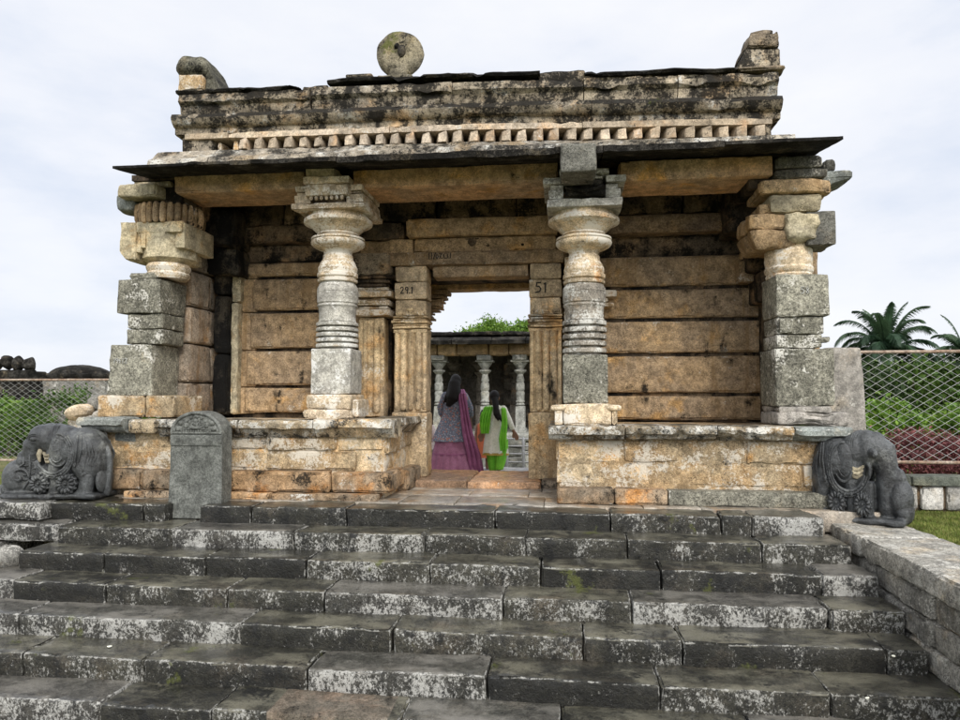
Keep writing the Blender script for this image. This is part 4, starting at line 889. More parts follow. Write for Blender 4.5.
# ------------------------------------------------------------------ elephants
def elephant(name, loc, rz, s, sc, label, cream, variant):
    E_ = empty(name, loc, label, 'elephant statue', 'carved stone elephants beside the stairs', rz)
    def T(mb):     # local frame: facing -x; s=-1 mirrors; sc scales
        for i, v in enumerate(mb.v): q = v*np.array(sc); q[:, 0] *= s; mb.v[i] = q
        if s < 0: mb.f = [f[::-1] for f in mb.f]
        return mb
    def bl(mb, nm, mat, par=E_):
        T(mb); o = mb.build(nm, mat, None); o.parent = par; return o
    mb = MB()
    ell(mb, (.31, 0, .53), (.29, .27, .25)); ell(mb, (.43, 0, .38), (.19, .25, .24)); ell(mb, (.14, 0, .45), (.23, .24, .20)); ell(mb, (.10, 0, .62), (.20, .21, .18))
    ell(mb, (-.08, 0, .645), (.19, .18, .18)); ell(mb, (-.18, 0, .66), (.14, .15, .15)); ell(mb, (.0, 0, .74), (.13, .12, .08))
    if variant == 0:
        tube(mb, [(-.16, 0, .64), (-.25, 0, .56), (-.27, 0, .42), (-.25, 0, .26), (-.27, 0, .14), (-.38, 0, .10), (-.5, 0, .12)], [.15, .14, .125, .115, .11, .10, .09], seg=16)
        ell(mb, (-.44, 0, .22), (.175, .17, .20)); ell(mb, (-.37, 0, .455), (.085, .09, .065)); ell(mb, (-.37, -.06, .40), (.06, .06, .07)); ell(mb, (-.52, 0, .10), (.10, .14, .12))
    else:
        tube(mb, [(-.14, 0, .66), (-.27, 0, .60), (-.30, 0, .44), (-.29, 0, .28), (-.30, 0, .14)], [.16, .16, .14, .13, .13], seg=16)
        ell(mb, (-.44, 0, .23), (.16, .16, .18)); ell(mb, (-.42, 0, .40), (.10, .10, .07)); ell(mb, (-.44, 0, .44), (.06, .08, .05)); ell(mb, (-.48, 0, .12), (.12, .14, .12))
    for y in (-.14, .14):
        tube(mb, [(.40, y, .36), (.46, y, .22), (.44, y, .08)], [.12, .085, .08], seg=12); ell(mb, (.42, y, .07), (.10, .08, .05))
        tube(mb, [(.10, y*.9, .36), (.09, y*.9, .06)], [.10, .08], seg=12)
    stone(mb, -.16, .46, -.16, .16, .04, .36, r=.03, amp=.01, cell=.06)
    stone(mb, -.52, .60, -.24, .24, .0, .06, r=.02, amp=.015, cell=.06)
    o = bl(mb, 'body', M_eleph); remesh(o, .011, 2, .4)
    for sd in (-1, 1):
        # ear with folded rim
        mb = MB(); ell(mb, (.155, sd*.215, .55), (.10, .035, .165), ry=.15); tube(mb, [(.17+.115*cos(t), sd*.228, .54+.175*sin(t)) for t in np.linspace(-2.6, 1.7, 18)], .014, seg=8)
        tube(mb, [(.16+.075*cos(t), sd*.240, .53+.12*sin(t)) for t in np.linspace(-2.4, 1.5, 14)], .009, seg=8)
        bl(mb, 'ear', M_eleph)
        # brow, eye
        mb = MB(); ey = (-.165, sd*.155, .655) if variant == 0 else (-.185, sd*.165, .62)
        if variant == 0:
            ell(mb, ey, (.05, .03, .028)); tube(mb, [(ey[0]+.062*cos(t), sd*.158, ey[2]+.038*sin(t)) for t in np.linspace(0, 2*pi, 16)], .008, seg=6); tube(mb, [(ey[0]+.09*cos(t), sd*.150, ey[2]+.055*sin(t)) for t in np.linspace(.2, pi, 12)], .007, seg=6)
        else: tube(mb, [(ey[0]+.04, sd*.15, ey[2]+.01), (ey[0], sd*.20, ey[2]), (ey[0]-.02, sd*.235, ey[2]-.004)], [.045, .045, .04], seg=14)
        bl(mb, 'eye', M_eleph)
        mb = MB()      # skin folds, trunk rings and leg creases, sharing one mesh with the rope ornament
        if variant == 0:
            for k in range(5): tube(mb, [(-.36+.0*k, sd*.09, .40-.05*k), (-.285, sd*.128, .405-.05*k), (-.19, sd*.10, .42-.05*k)], .008, seg=6)
        for k in range(4): tube(mb, [(.48+.02*k, sd*(.225-.02*k), .62-.02*k), (.50+.025*k, sd*(.235-.02*k), .48), (.47+.02*k, sd*(.235-.015*k), .32)], .007, seg=6)
        for k in range(9): t = -2.5+k*.36; ell(mb, (.12+.26*cos(t)*.87, sd*.262, .50+.245*sin(t)), (.016, .014, .016), seg=8)
        for dx in (0, .022, .044): tube(mb, [(.0+dx, sd*.02, .815-dx*.3), (.025+dx, sd*.10, .79), (.05+dx, sd*.165, .73), (.06+dx, sd*.19, .66)], .011, seg=8)
        for dr in (0, .028, .056):
            pts = []
            for t in np.linspace(-2.75, .85, 24):
                a_, b_2 = .235+dr, .215+dr*.9; px, pz = .12+a_*cos(t)*(.9 if cos(t) < 0 else .85), .50+b_2*sin(t)
                q = ((px-.25)/.33)**2+((pz-.5)/.30)**2; pts.append((px, sd*(.255-.05*max(0, q-.35)-.0), pz))
            tube(mb, pts, .014 if dr < .05 else .010, seg=8)
        tube(mb, [(.40, sd*.245, .70), (.41, sd*.275, .55), (.385, sd*.27, .40)], .010, seg=8)
        tube(mb, [(.43, sd*.23, .70), (.45, sd*.26, .55), (.425, sd*.26, .42)], .008, seg=8); ell(mb, (.385, sd*.265, .385), (.02, .015, .03))
        bl(mb, 'garland_and_folds', M_eleph)
        mb = MB()
        for k in range(3): tube(mb, [(-.05+.012*k, sd*.15, .50-.035*k), (.0+.01*k, sd*.195, .475-.035*k), (.05-.0*k, sd*.215, .48-.035*k), (.09, sd*.205, .51-.035*k)], .0165, seg=8)
        bl(mb, 'collar', M_cream)
        mb = MB(); tube(mb, [(-.10, sd*.11, .56), (-.125, sd*.125, .48), (-.115, sd*.125, .41)], [.032, .028, .016], seg=12); bl(mb, 'tusk', M_cream if variant == 0 else M_eleph)
        # rosettes
        for k, (rx, rr) in enumerate(((-.045, .105), (.265, .112))):
            mb = MB(); n = 13
            tube(mb, [(rx, sd*.14, .175), (rx, sd*.222, .175)], rr*.97, seg=26, disc=True); tube(mb, [(rx, sd*.2, .175), (rx, sd*.235, .175)], rr*.16, seg=14)
            for q in range(n):
                a_ = 2*pi*q/n; ell(mb, (rx+rr*.68*cos(a_), sd*.236, .175+rr*.68*sin(a_)), (rr*.28, .028, rr*.17), ry=-a_ if True else 0, seg=12)
            for q in range(n): a_ = 2*pi*q/n; ell(mb, (rx+rr*1.0*cos(a_), sd*.21, .175+rr*1.0*sin(a_)), (rr*.14, .03, rr*.14), seg=8)
            bl(mb, 'rosette', M_eleph)
        # scroll on the curled trunk
        if variant == 0:
            mb = MB(); tube(mb, [(-.335+(.11-.0065*k)*cos(k*.42), sd*(.135+.001*k), .235+(.11-.0065*k)*sin(k*.42)) for k in range(17)], [.016]*17, seg=8); tube(mb, [(-.235, sd*.125, .48), (-.225, sd*.125, .35), (-.235, sd*.12, .2), (-.3, sd*.12, .11)], .012, seg=8)
            tube(mb, [(-.31, sd*.115, .45), (-.30, sd*.125, .38), (-.34, sd*.13, .35)], .012, seg=8)
            bl(mb, 'trunk_scroll', M_eleph)
    mb = MB(); tube(mb, [(.585, 0, .55), (.625, 0, .44), (.62, 0, .25), (.60, 0, .06)], [.03, .035, .04, .05], seg=12); ell(mb, (.57, 0, .2), (.05, .16, .16)); bl(mb, 'tail', M_eleph)
    return E_
elephant('elephant_statue', (-5.62, 7.22, .012), radians(4), 1, (.97, 1, .99), 'carved dark stone elephant with bowed head and scrolled trunk, left of the stairs', True, 0)
elephant('elephant_statue', (2.93, 7.42, -.11), radians(-32), -1, (.74, .85, 1.10), 'carved dark stone elephant with smooth straight trunk on the right stair wall', False, 1)

# ------------------------------------------------------------------ inscription slab
STL = empty('inscription_slab', (-3.91, 7.2, -.175), 'upright grey stone slab with a rounded carved top in front of the left plinth', 'inscribed stone')
x0, x1 = -4.21, -3.625
def slab_mesh(mb, x0, x1, y0, y1, z0, zs, arch=True):
    n = 22; cx = (x0+x1)/2; r = (x1-x0)/2
    ol = [(x0-.02, z0), (x1+.005, z0), (x1+.004, zs*.5), (x1, zs)]+[(cx+r*cos(t), zs+r*.80*sin(t)) for t in np.linspace(0, pi, n)[1:-1]]+[(x0, zs), (x0+.0, zs*.5)]
    m = len(ol); V = [(x, y0, z) for x, z in ol]+[(x, y1, z) for x, z in ol]
    Fq = [tuple(range(m)), tuple(range(2*m-1, m-1, -1))]+[((i+1) % m, i, i+m, (i+1) % m+m) for i in range(m)]
    mb.add(V, Fq, .5)
mb = MB(); slab_mesh(mb, x0, x1, 7.10, 7.33, -.175, .735)
o = mb.build('slab', M_stele, STL, smooth=False); bv = o.modifiers.new('bevel', 'BEVEL'); bv.width = .010; bv.segments = 2
mb = MB(); stone(mb, x0+.004, x1-.004, 7.086, 7.12, .60, .715, r=.006, amp=.0, cell=.04, chip=0); o = mb.build('band', M_stele, STL)
mb = MB(); cx = (x0+x1)/2; zc = .735
tube(mb, [(cx+.275*cos(t), 7.095, zc+.215*sin(t)) for t in np.linspace(0, pi, 24)], .018, seg=8)
tube(mb, [(x0+.02, 7.095, zc), (x1-.02, 7.095, zc)], .012, seg=8)
for k in range(9): ell(mb, (cx-.11+.0275*k, 7.095, .755), (.010, .012, .016), seg=8)
tube(mb, [(cx-.13, 7.095, .778), (cx+.13, 7.095, .778)], .008, seg=8)
# seated figure with crossed legs, flanked by attendants
ell(mb, (cx, 7.09, .865), (.022, .02, .026), seg=12); ell(mb, (cx, 7.09, .825), (.03, .02, .035), seg=12); tube(mb, [(cx-.055, 7.09, .795), (cx, 7.082, .79), (cx+.055, 7.09, .795)], .016, seg=8)
for s in (-1, 1):
    tube(mb, [(cx+s*.03, 7.09, .845), (cx+s*.05, 7.088, .82), (cx+s*.02, 7.083, .80)], .010, seg=8)
    ell(mb, (cx+s*.11, 7.095, .86), (.022, .02, .022), seg=10); ell(mb, (cx+s*.115, 7.095, .82), (.026, .018, .04), seg=10); ell(mb, (cx+s*.18, 7.095, .84), (.03, .018, .03), seg=10)
    ell(mb, (cx+s*.20, 7.095, .785), (.045, .018, .028), seg=10); ell(mb, (cx+s*.245, 7.095, .765), (.015, .015, .03), seg=10); ell(mb, (cx+s*.165, 7.095, .76), (.012, .015, .02), seg=10); ell(mb, (cx+s*.06, 7.095, .90), (.02, .015, .02), seg=10)
ell(mb, (cx, 7.095, .91), (.03, .015, .02), seg=10)
mb.build('carved_relief', M_stele, STL)

# ------------------------------------------------------------------ courtyard paving, far temple
M_pave = rock('pale_courtyard_paving', (.55, .54, .52), (.48, .47, .46), (.50, .45, .40), dark=.1, white=.3, streak=.1, grain=.2, var=.15, rough=.55, bump=.004, wet=.2, off=181)
mb = MB(); y = 10.35
while y < 13.1:
    x = -5
    while x < 3: ln = rng.uniform(.7, 1.2); stone(mb, x+.004, x+ln-.004, y, min(y+.68, 13.2)-.004, -.4, -.2+rng.uniform(-.003, .003), r=.008, amp=.003, cell=.15); x += ln
    y += .7
o = mb.build('courtyard_paving', M_pave); o['kind'] = 'structure'

M_fdark = rock('shaded_far_stone', (.20, .175, .14), (.13, .115, .095), (.28, .20, .13), dark=.40, white=.02, streak=.3, grain=.3, var=.3, bump=.02, off=198)  # darker far stone for the hall's inside: interior shade put into the colour
T_ = empty('temple_hall', (-2.5, 21, -.82), 'distant grey temple hall with turned columns seen through the gateway door', 'temple')
FY = 19.0
mb = MB(); stone(mb, -9, 4, FY-.35, 27, -.85, -.35, r=.03, amp=.02, cell=.25); stone(mb, -9, 4, FY-.2, 27, -.345, -.1, r=.03, amp=.02, cell=.25); stone(mb, -9, 4, FY-.35, 27, -.095, .12, r=.05, amp=.02, cell=.2)
for k in range(26): stone(mb, -8.8+k*.5, -8.45+k*.5, FY-.3, FY, -.32, -.12, r=.04, amp=.02, cell=.1)
mb.build('base', M_far, T_)
def far_col(x, y, mat, full=True):
    P = part_empty('column', (x, y, .12), T_)
    mb = MB(); stone(mb, x-.14, x+.14, y-.14, y+.14, .12, .85, r=.02, amp=.004, cell=.12); stone(mb, x-.18, x+.18, y-.18, y+.18, .10, .24, r=.02, amp=.004, cell=.12)
    lathe(mb, x, y, [(.10, .85), (.13, .88), (.10, .92), (.13, .96), (.11, 1.0), (.115, 1.12), (.125, 1.2), (.10, 1.25), (.125, 1.3), (.12, 1.45), (.095, 1.5), (.115, 1.55), (.085, 1.68), (.085, 1.72), (.17, 1.80), (.17, 1.835), (.09, 1.86), (.15, 1.95), (.20, 2.02), (.20, 2.05)], 24, amp=0, dz=.1)
    mb.build('shaft', mat, P)
    mb = MB(); stone(mb, x-.25, x+.25, y-.25, y+.25, 2.05, 2.10, r=.01, amp=.004, cell=.12); stone(mb, x-.20, x+.20, y-.34, y+.34, 2.10, 2.24, r=.02, amp=.01, cell=.1); mb.build('capital', mat, P)
for x in (-7.2, -5.9, -4.7, -3.50, -2.20, -1.22, .1, 1.4, 2.7): far_col(x, FY+.35, M_farc)
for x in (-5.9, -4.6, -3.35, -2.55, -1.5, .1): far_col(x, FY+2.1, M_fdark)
mb = MB(); x = -9
while x < 4: ln = rng.uniform(.45, .9); stone(mb, x+.01, x+ln-.01, FY, FY+.7, 2.24, 2.56, r=.04, amp=.03, cell=.1); x += ln
mb.build('beam', M_faro, T_)
mb = MB(); x = -9
while x < 4: ln = rng.uniform(.9, 1.6); extr(mb, [(FY-.55, 2.50), (FY-.58, 2.60), (FY-.3, 2.70), (FY+.3, 2.76), (FY+.3, 2.56), (FY-.1, 2.56)], x+.01, x+ln-.01, cell=.1, amp=.02); x += ln
mb.build('eave', M_cap, T_)
mb = MB(); x = -9
while x < 4: ln = rng.uniform(.7, 1.4); stone(mb, x+.01, x+ln-.01, FY-.1, FY+.5, 2.77, 2.90+rng.uniform(-.03, .04), r=.04, amp=.03, cell=.09); x += ln
mb.build('roof_edge', M_cap, T_)
mb = MB(); stone(mb, -9, 4, FY+.3, 27, 2.5, 2.8, r=.02, amp=.01, cell=.5); mb.build('roof', M_cap, T_)
mb = MB(); stone(mb, -9, 4, FY+4.2, 26.5, .1, 2.6, r=.02, amp=.02, cell=.3)
for z0 in (.3, .8, 1.3, 1.8): stone(mb, -2.0, -.9, FY+3.9, FY+4.3, z0, z0+.4, r=.05, amp=.02, cell=.1)
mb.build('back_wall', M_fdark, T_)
# stone fragments and a steel barrier in the courtyard
B_ = empty('steel_barrier', (-1.2, 14.6, -.82), 'grey steel railing in front of the distant temple base', 'railing')
mb = MB()
for x in (-1.55, -1.2, -.86, -.5): tube(mb, [(x, 14.6, -.85), (x, 14.6, .24)], .03, seg=8)
mb.build('post', M_steel, B_)
mb = MB()
for z in (-.25, -.08, .08, .23): tube(mb, [(-1.55, 14.6, z), (-.3, 14.6, z)], .018, seg=8)
mb.build('rail', M_steel, B_)
for i, (x, y, z, sx, sz, lb) in enumerate(((-1.15, 15.3, -.85, .28, 1.1, 'squat carved grey stone fragment behind the steel railing'), (-1.75, 17.5, -.85, .3, .75, 'dark stone block at the foot of the distant temple'))):
    mb = MB(); stone(mb, x-sx, x+sx, y-.2, y+.2, z, z+sz*.6, r=.05, amp=.03, cell=.06); stone(mb, x-sx*.8, x+sx*.8, y-.18, y+.18, z+sz*.6, z+sz*.8, r=.05, amp=.03, cell=.06); stone(mb, x-sx*1.05, x+sx*1.05, y-.22, y+.22, z+sz*.8, z+sz, r=.04, amp=.03, cell=.06)
    tag(mb.build('carved_fragment', M_far), lb, 'stone')

# ------------------------------------------------------------------ people
M_skin = simple('skin', (.24, .125, .075), .55, .08, 60, bump=0)
M_hair = simple('black_hair', (.008, .006, .005), .5, .6, 120, bump=.01, spec=.2)
M_magenta = simple('mauve_cloth', (.25, .095, .16), .85, .2, 80, c2=(.31, .13, .21))
M_mag2 = simple('magenta_scarf', (.30, .10, .20), .8, .2, 80, c2=(.23, .07, .15))
M_lime = simple('lime_cloth', (.22, .60, .04), .75, .12, 70, c2=(.16, .50, .03))
M_white = simple('cream_cloth', (.80, .79, .68), .8, .15, 60, c2=(.70, .70, .56))
M_orange = simple('orange_cloth', (.62, .17, .07), .8, .1, 60)
M_gold = simple('gold_hem', (.40, .28, .05), .5, .2, 80)
def printed():
    b = NB('blue_floral_print'); v = b.n('ShaderNodeTexVoronoi'); v.inputs['Scale'].default_value = 22; b.l(b.pos.outputs['Position'], v.inputs[0])
    v2 = b.n('ShaderNodeTexVoronoi'); v2.inputs['Scale'].default_value = 40; b.l(b.pos.outputs['Position'], v2.inputs[0])
    col = b.mix(b.ramp(v2.outputs['Distance'], .25, .45), (.34, .38, .44), (.14, .15, .20)); col = b.mix(b.ramp(v.outputs['Distance'], .26, .34, 1, 0), col, (.42, .17, .12))
    b.l(col, b.b.inputs['Base Color']); b.b.inputs['Roughness'].default_value = .8; return b.m
M_print = printed()
def hand(mb, wr, d, size=.17):
    """palm, four unequal bent fingers and a thumb; wr wrist, d pointing direction"""
    d = np.array(d, float); d /= np.linalg.norm(d); sdv = np.cross(d, (0, 1., 0)); sdv /= np.linalg.norm(sdv)+1e-9; nn = np.cross(d, sdv); wr = np.array(wr, float)
    for k, (o_, ln) in enumerate(((-.03, .40), (-.01, .46), (.01, .43), (.03, .34))):
        b0 = wr+d*size*.5+sdv*o_; tube(mb, [wr+d*size*.05+sdv*o_*.6, b0], [.016, .014], seg=8)
        tube(mb, [b0, b0+d*size*ln*.5+nn*.008, b0+d*size*ln+nn*.03], [.0105, .0095, .008], seg=8)
    tube(mb, [wr+d*size*.15-sdv*.03, wr+d*size*.4-sdv*.055+nn*.01, wr+d*size*.58-sdv*.055+nn*.02], [.014, .012, .009], seg=8)
def cloth_rings(mb, rings, seg=64, folds=0, fa=0, seed=0, open_bot=True):
    """rings: (cx,cy,z,rx,ry)"""
    R = []; n = len(rings)
    # interpolate
    zs = [r[2] for r in rings]; Zi = np.linspace(zs[0], zs[-1], max(12, int(abs(zs[0]-zs[-1])/.03)))
    A = np.array(rings); o_ = np.argsort(A[:, 2]); th = np.arange(seg)/seg*2*pi; V = []
    for z in Zi:
        cx, cy, rx, ry = [np.interp(z, A[o_, 2], A[o_, k]) for k in (0, 1, 3, 4)]
        t = abs(z-zs[0])/abs(zs[-1]-zs[0]); k = 1+fa*t*np.sin(folds*th+seed+1.3*np.sin(2*th+seed))
        V.append(np.stack([cx+rx*k*np.cos(th), cy+ry*k*np.sin(th), np.full(seg, z)], 1))
    m = len(V); Fq = [(i*seg+j, i*seg+(j+1) % seg, (i+1)*seg+(j+1) % seg, (i+1)*seg+j) for i in range(m-1) for j in range(seg)]
    Fq.append(tuple(range(seg)))
    mb.add(np.concatenate(V), Fq)
def ribbon(mb, pts, wid, fold=.02, n=5, cols=8):
    """draped scarf: pts centre line, wid = width vectors"""
    pts = np.array(pts, float); wid = np.array(wid, float); t = np.linspace(0, 1, len(pts)); T = np.linspace(0, 1, 26)
    P = np.stack([np.interp(T, t, pts[:, k]) for k in range(3)], 1); W = np.stack([np.interp(T, t, wid[:, k]) for k in range(3)], 1)
    U = np.linspace(-.5, .5, cols*3); V = []
    for i in range(len(T)):
        nrm = np.cross(W[i], (0, 0, 1)); nrm /= np.linalg.norm(nrm)+1e-9
        V.append(P[i]+U[:, None]*W[i]+nrm*(fold*np.sin(U*2*pi*n+T[i]*3))[:, None])
    m = len(U); Fq = [(i*m+j, i*m+j+1, (i+1)*m+j+1, (i+1)*m+j) for i in range(len(T)-1) for j in range(m-1)]
    V = np.concatenate(V); mb.add(V, Fq)
def solid(o, th=.012):
    s = o.modifiers.new('solidify', 'SOLIDIFY'); s.thickness = th; return o
def face(mb, c, fwd=1):
    cx, cy, cz = c; ell(mb, (cx, cy+fwd*.105, cz-.02), (.016, .022, .022), seg=10)
    for s in (-1, 1): ell(mb, (cx+s*.078, cy, cz-.01), (.012, .022, .032), seg=10); ell(mb, (cx+s*.032, cy+fwd*.088, cz+.012), (.014, .01, .009), seg=8)
    ell(mb, (cx, cy+fwd*.092, cz-.06), (.024, .012, .008), seg=8)

# woman in a printed blue tunic
wx, wy, g = -1.87, 11.85, -.2
W1 = empty('person', (wx, wy, g), 'woman with long loose black hair in a blue printed tunic and mauve skirt walking away', 'person', 'people in the doorway')
mb = MB(); ell(mb, (wx+.02, wy, g+1.555), (.078, .095, .112)); face(mb, (wx+.02, wy, g+1.55)); tube(mb, [(wx+.01, wy-.01, g+1.49), (wx, wy-.01, g+1.36)], [.05, .055])
tube(mb, [(wx, wy, g+1.26), (wx, wy, g+1.05), (wx, wy, g+.92)], [.085, .08, .085], seg=16); ell(mb, (wx, wy, g+1.31), (.15, .07, .05)); tube(mb, [(wx-.07, wy, g+.95), (wx+.07, wy, g+.95)], .09, seg=12)
tube(mb, [(wx-.17, wy, g+1.32), (wx-.235, wy+.01, g+1.08), (wx-.22, wy+.12, g+.90)], [.05, .042, .03]); hand(mb, (wx-.22, wy+.13, g+.90), (.0, .8, -.5))
tube(mb, [(wx+.17, wy, g+1.32), (wx+.25, wy+.0, g+1.08), (wx+.255, wy+.09, g+.86)], [.05, .042, .03]); hand(mb, (wx+.255, wy+.09, g+.86), (0, .2, -1))
for s in (-.09, .09): tube(mb, [(wx+s, wy, g+.88), (wx+s, wy+.02, g+.48), (wx+s, wy, g+.08)], [.09, .06, .04]); ell(mb, (wx+s, wy+.06, g+.035), (.045, .11, .032))
o = mb.build('body', M_skin, W1); remesh(o, .009, 1, .4)
mb = MB(); cloth_rings(mb, [(wx, wy, g+1.42, .075, .07), (wx, wy, g+1.37, .17, .10), (wx, wy, g+1.28, .205, .125), (wx-.01, wy, g+1.12, .185, .13), (wx-.02, wy, g+1.0, .185, .13), (wx-.04, wy, g+.80, .25, .19), (wx-.06, wy, g+.56, .325, .26)], 72, 9, .05, 1)
for s, p in ((-1, [(wx-.16, wy, g+1.33), (wx-.24, wy+.01, g+1.12), (wx-.235, wy+.06, g+1.02)]), (1, [(wx+.16, wy, g+1.33), (wx+.255, wy, g+1.12), (wx+.262, wy+.04, g+1.0)])): tube(mb, p, [.07, .068, .06], seg=14)
mb.build('tunic', M_print, W1)
mb = MB(); cloth_rings(mb, [(wx-.05, wy, g+.66, .24, .19), (wx-.05, wy, g+.55, .27, .22), (wx-.03, wy, g+.30, .34, .30), (wx-.01, wy, g+.015, .40, .36)], 120, 17, .055, 2); o = mb.build('skirt', M_magenta, W1); solid(o)
mb = MB()
for zz_ in (.34, .36): cloth_rings(mb, [(wx-.03, wy, g+zz_, .345, .305), (wx-.03, wy, g+zz_-.012, .349, .309)], 60, 0, 0)
mb.build('skirt_seam', M_mag2, W1)
mb = MB(); ribbon(mb, [(wx+.10, wy+.06, g+1.43), (wx+.13, wy-.11, g+1.36), (wx+.19, wy-.18, g+1.05), (wx+.26, wy-.22, g+.7), (wx+.36, wy-.2, g+.35), (wx+.40, wy-.12, g+.03)], [(.10, 0, 0), (.14, 0, 0), (.13, .03, 0), (.16, .05, 0), (.22, .08, 0), (.24, .1, 0)], .02, 3); o = mb.build('scarf', M_mag2, W1); solid(o)
mb = MB(); ell(mb, (wx+.02, wy-.018, g+1.58), (.098, .108, .118)); tube(mb, [(wx+.01, wy-.06, g+1.55), (wx, wy-.10, g+1.40), (wx-.03, wy-.13, g+1.28), (wx-.07, wy-.14, g+1.20)], [.10, .115, .115, .06], seg=16)
for k in range(14): a_ = rng.uniform(-.13, .10); tube(mb, [(wx+a_*.5, wy-.10, g+1.5), (wx+a_, wy-.16, g+1.32), (wx-.04+a_*1.15, wy-.165, g+1.20+rng.uniform(-.06, .03))], [.03, .024, .006], seg=8)
mb.v = [warp(v, .012, 14, 5) for v in mb.v]; o = mb.build('hair', M_hair, W1); remesh(o, .010, 1, .3)

mb = MB()
for s_ in (-.09, .09): ell(mb, (wx+s_, wy-.02, g+.012), (.048, .12, .012))
mb.build('sandals', M_paint, W1)
# woman in white and lime green
wx, wy = -1.16, 11.8
W2 = empty('person', (wx, wy, g), 'woman with a long black braid in a cream tunic and lime green trousers walking away', 'person', 'people in the doorway')
k_ = .92
mb = MB(); ell(mb, (wx-.02, wy, g+1.30), (.068, .085, .10)); face(mb, (wx-.02, wy, g+1.30)); tube(mb, [(wx-.02, wy-.01, g+1.24), (wx, wy-.01, g+1.13)], [.045, .05])
tube(mb, [(wx, wy, g+1.05), (wx, wy, g+.88), (wx, wy, g+.80)], [.07, .07, .08], seg=16); ell(mb, (wx, wy, g+1.08), (.13, .06, .045)); tube(mb, [(wx-.05, wy, g+.82), (wx+.05, wy, g+.82)], .08, seg=12)
tube(mb, [(wx-.14, wy, g+1.10), (wx-.20, wy+.02, g+.90), (wx-.235, wy-.02, g+.70)], [.042, .036, .026]); hand(mb, (wx-.235, wy-.02, g+.70), (-.1, .1, -1), .15)
tube(mb, [(wx+.14, wy, g+1.10), (wx+.225, wy-.02, g+.90), (wx+.31, wy-.03, g+.72)], [.042, .036, .026]); hand(mb, (wx+.31, wy-.03, g+.72), (.5, .0, -1), .15)
tube(mb, [(wx-.05, wy, g+.76), (wx-.04, wy+.06, g+.40), (wx-.045, wy+.0, g+.08)], [.09, .06, .035]); ell(mb, (wx-.05, wy+.03, g+.03), (.04, .10, .028))
tube(mb, [(wx+.07, wy, g+.76), (wx+.085, wy-.03, g+.42), (wx+.06, wy-.10, g+.10)], [.09, .06, .035]); ell(mb, (wx+.055, wy-.08, g+.035), (.04, .09, .028))
o = mb.build('body', M_skin, W2); remesh(o, .009, 1, .4)
mb = MB(); cloth_rings(mb, [(wx, wy, g+1.17, .06, .06), (wx, wy, g+1.13, .14, .085), (wx, wy, g+1.05, .17, .105), (wx+.01, wy, g+.9, .15, .105), (wx+.01, wy, g+.78, .165, .13), (wx+.0, wy, g+.58, .195, .16), (wx+.0, wy, g+.365, .215, .175)], 72, 7, .05, 3)
tube(mb, [(wx-.13, wy, g+1.11), (wx-.20, wy+.01, g+.95), (wx-.215, wy, g+.84)], [.058, .055, .048], seg=14); tube(mb, [(wx+.13, wy, g+1.11), (wx+.225, wy-.02, g+.92), (wx+.285, wy-.03, g+.79)], [.058, .052, .042], seg=14)
o = mb.build('tunic', M_white, W2)
mb = MB(); cloth_rings(mb, [(wx, wy, g+.375, .219, .179), (wx, wy, g+.335, .222, .182)], 72, 7, .05, 3); mb.build('hem', M_gold, W2)
mb = MB()
for (sx, p, ph) in ((-1, [(wx-.07, wy+.02, g+.60), (wx-.065, wy+.04, g+.40), (wx-.05, wy+.02, g+.18), (wx-.045, wy+.0, g+.075)], 0), (1, [(wx+.085, wy, g+.60), (wx+.10, wy-.03, g+.42), (wx+.085, wy-.08, g+.22), (wx+.065, wy-.10, g+.10)], 1)):
    cloth_rings(mb, [(a, b_, c_, r_, r_) for (a, b_, c_), r_ in zip(p, (.115, .10, .072, .052))], 40, 6, .09, ph)
o = mb.build('trousers', M_lime, W2); solid(o, .01)
mb = MB(); ribbon(mb, [(wx-.09, wy+.08, g+1.16), (wx-.11, wy-.09, g+1.13), (wx-.15, wy-.15, g+1.0), (wx-.17, wy-.16, g+.85), (wx-.175, wy-.13, g+.70)], [(.10, 0, 0), (.15, 0, 0), (.17, .02, 0), (.17, .02, 0), (.12, .02, 0)], .018, 4)
ribbon(mb, [(wx-.2, wy-.05, g+1.05), (wx-.245, wy-.0, g+.95), (wx-.24, wy+.0, g+.76)], [(.05, -.1, 0), (.03, -.16, 0), (.05, -.12, 0)], .012, 2)
ribbon(mb, [(wx+.10, wy+.06, g+1.15), (wx+.14, wy-.10, g+1.10), (wx+.16, wy-.15, g+.85), (wx+.14, wy-.20, g+.62), (wx+.15, wy-.2, g+.42)], [(.05, 0, 0), (.07, 0, 0), (.09, 0, 0), (.12, .02, 0), (.10, .02, 0)], .014, 3)
o = mb.build('scarf', M_lime, W2); solid(o, .01)
mb = MB(); ell(mb, (wx-.02, wy-.018, g+1.325), (.083, .095, .10)); tube(mb, [(wx-.01, wy-.07, g+1.28), (wx+.01, wy-.12, g+1.17), (wx+.03, wy-.15, g+1.02), (wx+.055, wy-.16, g+.92)], [.055, .05, .055, .012], seg=12)
for k in range(7): t = k/6; ell(mb, (wx+.0+.045*t, wy-.11-.05*t, g+1.22-.25*t), (.055-.012*t, .035, .028), seg=12)
tube(mb, [(wx+.02, wy-.13, g+1.10), (wx+.08, wy-.15, g+.98), (wx+.11, wy-.16, g+.90)], [.03, .03, .008], seg=8)
o = mb.build('hair', M_hair, W2); remesh(o, .008, 1, .3)
mb = MB(); ell(mb, (wx+.0, wy-.115, g+1.27), (.018, .012, .018), seg=12); mb.build('hair_flower', simple('yellow_flower', (.8, .6, .05), .6), W2)

